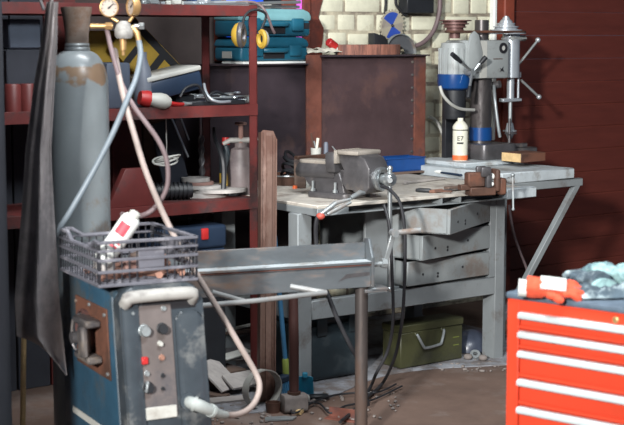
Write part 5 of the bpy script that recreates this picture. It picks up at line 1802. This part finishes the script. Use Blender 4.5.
twist(180, 117, 180, 116, .6, .02, 'x') if False else None
bpn = MB().box((-.075, 0, 0), (.075, .05, .30), .008, TR(*at_v(181, .52, S3 + .0)) @ RZ(AN) @ RY(R(8)))
bpn = T('dark_glass_panel', 'dark shiny glass panel leaning at the back of the lower shelf', 'panel', at_v(178, .60, S3))
MB().box((-.07, 0, 0), (.07, .012, .34), .002, TR(*at_v(178, .60, S3 + .02)) @ RZ(AN) @ RX(R(-6)) @ RY(R(-10))).build('glass', 'glassdark', bpn, world=True)
MB().bar(onv(171, 117, .57), onv(188, 157, .57), .010, .008).bar(onv(179, 113, .575), onv(189, 140, .575), .006, .006).build('bright_edge', 'steel', bpn, world=True)
MB().box((-.05, 0, 0), (.05, .03, .02), .002, TR(*at_v(178, .60, S3)) @ RZ(AN)).build('foot', 'black', bpn, world=True)
tw0, tw1 = at_v(202, .64, S3), onv(201, 136, .66)
zx_ = (tw1 - tw0)
t = MB()
t.tube([tw0, tw1], .011, 10)
for ph in (0, math.pi):
    t.tube([tw0 + zx_ * k / 40 + Vector((math.cos(ph + k * .42), math.sin(ph + k * .42), 0)) * .010 for k in range(41)], .0065, 6)
tag(t.build('twist_drill', 'castiron', world=True), 'large blue-grey twist drill standing at the back of the lower shelf', 'drill bit')
# wire coil hung in front
wc = MB()
for k in range(3):
    wc.tube([onv(165, 161, .36) + Vector((.055 * math.cos(a) + .006 * k, .05 * math.sin(a), .016 * math.sin(a + k) + .006 * k)) for a in [2 * math.pi * j / 14 for j in range(14)]], .0045, 6, 3, closed=True)
wcx = onv(165, 161, .36)
wc.tube([wcx + Vector((0, .05, 0)), wcx + Vector((0, .08, .07)), Vector((wcx.x, U(*uv(wcx)[:2]).y + .06, S2 - .05))], .003, 6)
tag(wc.build('wire_coil', 'palegrey', world=True), 'pale wire coil hanging below the middle shelf', 'wire')

# --- below the lower shelf
q0, q1 = at_v(180, .32, .55), at_v(225, .32, .55)
Lt = .40
btx = T('toolbox', 'navy blue toolbox with a small red latch below the lower shelf', 'toolbox', q1 - u * Lt + Vector((0, 0, .001)), AN)
ztb = onv(215, 225, .32).z - .55
MB().box((0, 0, 0), (Lt, .26, ztb * .52), .012, seg=2).build('tub', 'navy', btx)
MB().box((-.006, -.008, ztb * .52), (Lt + .006, .268, ztb), .018, seg=3).build('lid', 'navy', btx)
qh = lp(btx, 205, 234, -.012)
MB().box((qh.x - .018, -.018, qh.z - .026), (qh.x + .018, .0, qh.z + .026), .005, seg=2).build('latch', 'redp', btx)
MB().tube([(Lt * .3, .13, ztb - .004), (Lt * .32, .13, ztb + .03), (Lt * .68, .13, ztb + .03), (Lt * .7, .13, ztb - .004)], .01, 8, 3).build('handle', 'black', btx)
dk = MB()
dk.box((0, 0, 0), (Lt + .02, .27, .55), .006)
tag(dk.build('wooden_box', 'black', loc=(q1 - u * (Lt + .02)) * 1.0 - Vector((0, 0, .55)), rz=AN), 'dark box under the navy blue toolbox', 'box')

# =================================================================== RED TOOL CABINET
Pc = onz(507.5, 298, .84)
YC = math.atan2(4.102 - 4.36, .882 - .585)
tcab = T('tool_cabinet', 'bright orange-red tool cabinet with silver drawer handles', 'cabinet', (Pc.x, Pc.y, 0), YC)
CWd, CDp, CHt = .70, .42, .86
cbm = MB()
cbm.box((0, .012, .10), (CWd, CDp, CHt - .02), .004)
cbm.box((0, 0, .10), (.042, .012, CHt - .02), .002)
cbm.box((CWd - .042, 0, .10), (CWd, .012, CHt - .02), .002)
cbm.box((0.042, 0, CHt - .058), (CWd - .042, .012, CHt - .02), .001)
cbm.build('body', 'toolred', tcab)
MB().box((-.004, -.006, CHt - .02), (CWd + .004, CDp + .004, CHt), .006, seg=2).build('top_mat', 'mat', tcab)
hz = [lp(tcab, 519, y, -.01).z for y in (315, 334.2, 353.9, 382.2, 409.9)]
hz += [hz[-1] - (hz[3] - hz[4]), hz[-1] - 2 * (hz[3] - hz[4])]
for k, zz in enumerate(hz):
    nxt = hz[k + 1] + .016 if k + 1 < len(hz) else .11
    dwr = MB().box((.046, .002, nxt), (CWd - .046, .014, zz - .006), .002).box((.046, -.004, nxt), (CWd - .046, .004, nxt + .012), .002)
    dwr = dwr.build('drawer', 'toolred', tcab)
    hn = MB()
    hn.prism([(.004, -.004), (-.016, -.011), (-.022, -.007), (-.022, .004), (-.014, .010), (.004, .011)], (.050), CWd - .050, Matrix(((0, 0, 1, 0), (1, 0, 0, 0), (0, 1, 0, zz), (0, 0, 0, 1))), bev=.0015)
    hn.build('handle', 'handlealu', dwr)
ql = lp(tcab, 616, 316, -.002)
MB().lathe([(0, 0), (.010, 0), (.010, .006), (.007, .008), (0, .008)], 18, TR(ql.x, 0, CHt - .04) @ RX(R(90))).build('lock', 'brass', tcab)
for (x, y) in ((.06, .06), (CWd - .06, .06), (.06, CDp - .06), (CWd - .06, CDp - .06)):
    MB().lathe([(0, -.015), (.045, -.015), (.048, 0), (.045, .015), (0, .015)], 20, TR(x, y, .048) @ RX(R(90))).box((x - .02, y - .025, .07), (x + .02, y + .025, .10)).build('caster', 'black', tcab)
TCM = MX[tcab.name]


def glove(name, label, px_, py_, rz_, m1, m2, k=1.0, lift=.0):
    p = onz(px_, py_, CHt)
    t = T(name, label, 'glove', (p.x, p.y, CHt + lift), rz_)
    g = MB()
    # palm, five fingers of unequal length, cuff : joined into one skin by a voxel remesh
    g.sphere((0, 0, .022 * k), .05 * k, 1.0, .92, .42, 16)
    for (y, L, a, r) in ((-.036, .058, -10, .0125), (-.013, .072, -3, .013), (.011, .068, 4, .013), (.034, .052, 12, .0115)):
        a = R(a)
        b = Vector((.036 * k, y * k, .024 * k))
        d_ = Vector((math.cos(a), math.sin(a), 0))
        g.tube([b, b + d_ * L * .4 * k + Vector((0, 0, .010 * k)), b + d_ * L * .75 * k + Vector((0, 0, .002 * k)), b + d_ * L * k + Vector((0, 0, -.010 * k))], [.0145 * k, r * k, r * k, r * .8 * k], 10, 3)
    g.tube([Vector((-.015, -.035, .022)) * k, Vector((.012, -.062, .024)) * k, Vector((.035, -.074, .018)) * k], [.016 * k, .0145 * k, .011 * k], 10, 3)
    g.tube([Vector((-.03, 0, .022)) * k, Vector((-.09, .0, .022)) * k], [.036 * k, .038 * k], 16)
    o = g.build('hand', m1, t)
    rm_ = o.modifiers.new('remesh', 'REMESH')
    rm_.mode = 'VOXEL'
    rm_.voxel_size = .0045 * k
    rm_.use_smooth_shade = True
    sm = o.modifiers.new('smooth', 'SMOOTH')
    sm.iterations = 4
    sm.factor = .5
    tx = bpy.data.textures.new('wrinkle', 'CLOUDS')
    tx.noise_scale = .03
    dsp = o.modifiers.new('wrinkles', 'DISPLACE')
    dsp.texture = tx
    dsp.strength = .010
    dsp.mid_level = .5
    # flattened cuff rim and back patch
    cf = MB()
    cf.tube([Vector((-.088, 0, .022)) * k, Vector((-.115, 0, .021)) * k], [.040 * k, .042 * k], 18)
    bmesh.ops.scale(cf.bm, vec=(1, 1, .62), verts=cf.bm.verts[:])
    cf.build('cuff', m2, t)
    return t


# the orange glove hangs over the front edge, one more lies behind
g1 = glove('work_glove', 'orange and white knitted work glove draped over the front edge of the cabinet', 552, 297.5, R(-6), 'gloveorange', 'glovewhite', .88, .008)
g1.rotation_euler = (R(20), R(6), R(-6))
bp_ = MB().sheet(lambda s, t: (-.040 + .075 * s, -.034 + .045 * t, .036 + .016 * t + .006 * math.sin(math.pi * s) * math.sin(math.pi * t)), 8, 6, .006)
bp_.build('back_patch', 'glovewhite', g1)


def ragf(px0, px1, py, w, hgt, seed):
    P0, P1 = onz(px0, py, CHt), onz(px1, py, CHt)

    def ff(s, t):
        p = P0 + (P1 - P0) * s
        dirv = (TCM.to_3x3() @ Vector((0, 1, 0)))
        e = min(1, 5 * s, 5 * (1 - s)) * min(1, 4 * t, 4 * (1 - t))
        x = p + dirv * (w * (t - .5) + .02 * noise.noise(Vector((s * 6, seed, t * 2))))
        x.z = CHt + .006 + e * (hgt * (.6 + .9 * abs(noise.noise(Vector((s * 5, t * 4, seed))))) + .016 * noise.noise(Vector((s * 16, t * 9, seed + 2))))
        return x
    return ff


tag(MB().sheet(ragf(562, 660, 297, .15, .030, 2.0), 48, 26, .004).build('grey_rag', 'rag', world=True), 'speckled slate grey cloth crumpled on the cabinet top behind the glove', 'cloth')
g2 = glove('work_glove', 'pale mint work glove lying crumpled at the right on the cabinet top', 612, 290, YC + R(168), 'ragpale', 'rag', .95, .034)
g3 = glove('work_glove', 'dark slate work glove lying on the cabinet top right of the orange glove', 588, 291, YC + R(150), 'rag', 'ragpale', .9, .018)

# =================================================================== LIGHT
W = bpy.data.worlds.new('world')
scn.world = W
W.use_nodes = True
bg = W.node_tree.nodes['Background']
bg.inputs['Color'].default_value = (.13, .18, .27, 1)
bg.inputs['Strength'].default_value = .40


def area(name, loc, tgt, size, power, c, sy=None):
    l = bpy.data.lights.new(name, 'AREA')
    l.energy = power
    l.color = c
    l.size = size
    if sy:
        l.shape = 'RECTANGLE'
        l.size_y = sy
    o = bpy.data.objects.new(name, l)
    col.objects.link(o)
    o.location = loc
    o.rotation_euler = (Vector(tgt) - Vector(loc)).to_track_quat('-Z', 'Y').to_euler()
    return o


def spot(name, loc, tgt, ang, blend, power, c, rad):
    l = bpy.data.lights.new(name, 'SPOT')
    l.energy = power
    l.color = c
    l.spot_size = R(ang)
    l.spot_blend = blend
    l.shadow_soft_size = rad
    o = bpy.data.objects.new(name, l)
    col.objects.link(o)
    o.location = loc
    o.rotation_euler = (Vector(tgt) - Vector(loc)).to_track_quat('-Z', 'Y').to_euler()
    return o


spot('work_lamp', (-2.4, -3.0, 3.3), (.35, 7.4, 1.0), 40, 1.0, 6400, (1, .985, .955), .28)
area('ceiling_lamp_light', (.9, 3.2, 3.4), (.3, 6.0, .7), 1.2, 150, (.92, .97, 1.0), .6)
area('scrap_fill_light', (-.2, 5.3, 3.4), (-.1, 6.2, 0), 1.2, 75, (.95, .98, 1.0), .4)  # fill light added to brighten the scrap pile and top surfaces
scn.view_settings.view_transform = 'Standard'
scn.view_settings.look = 'None'
scn.view_settings.gamma = 1.0
scn.view_settings.use_curve_mapping = False
scn.view_settings.exposure = -0.18
scn.render.film_transparent = False
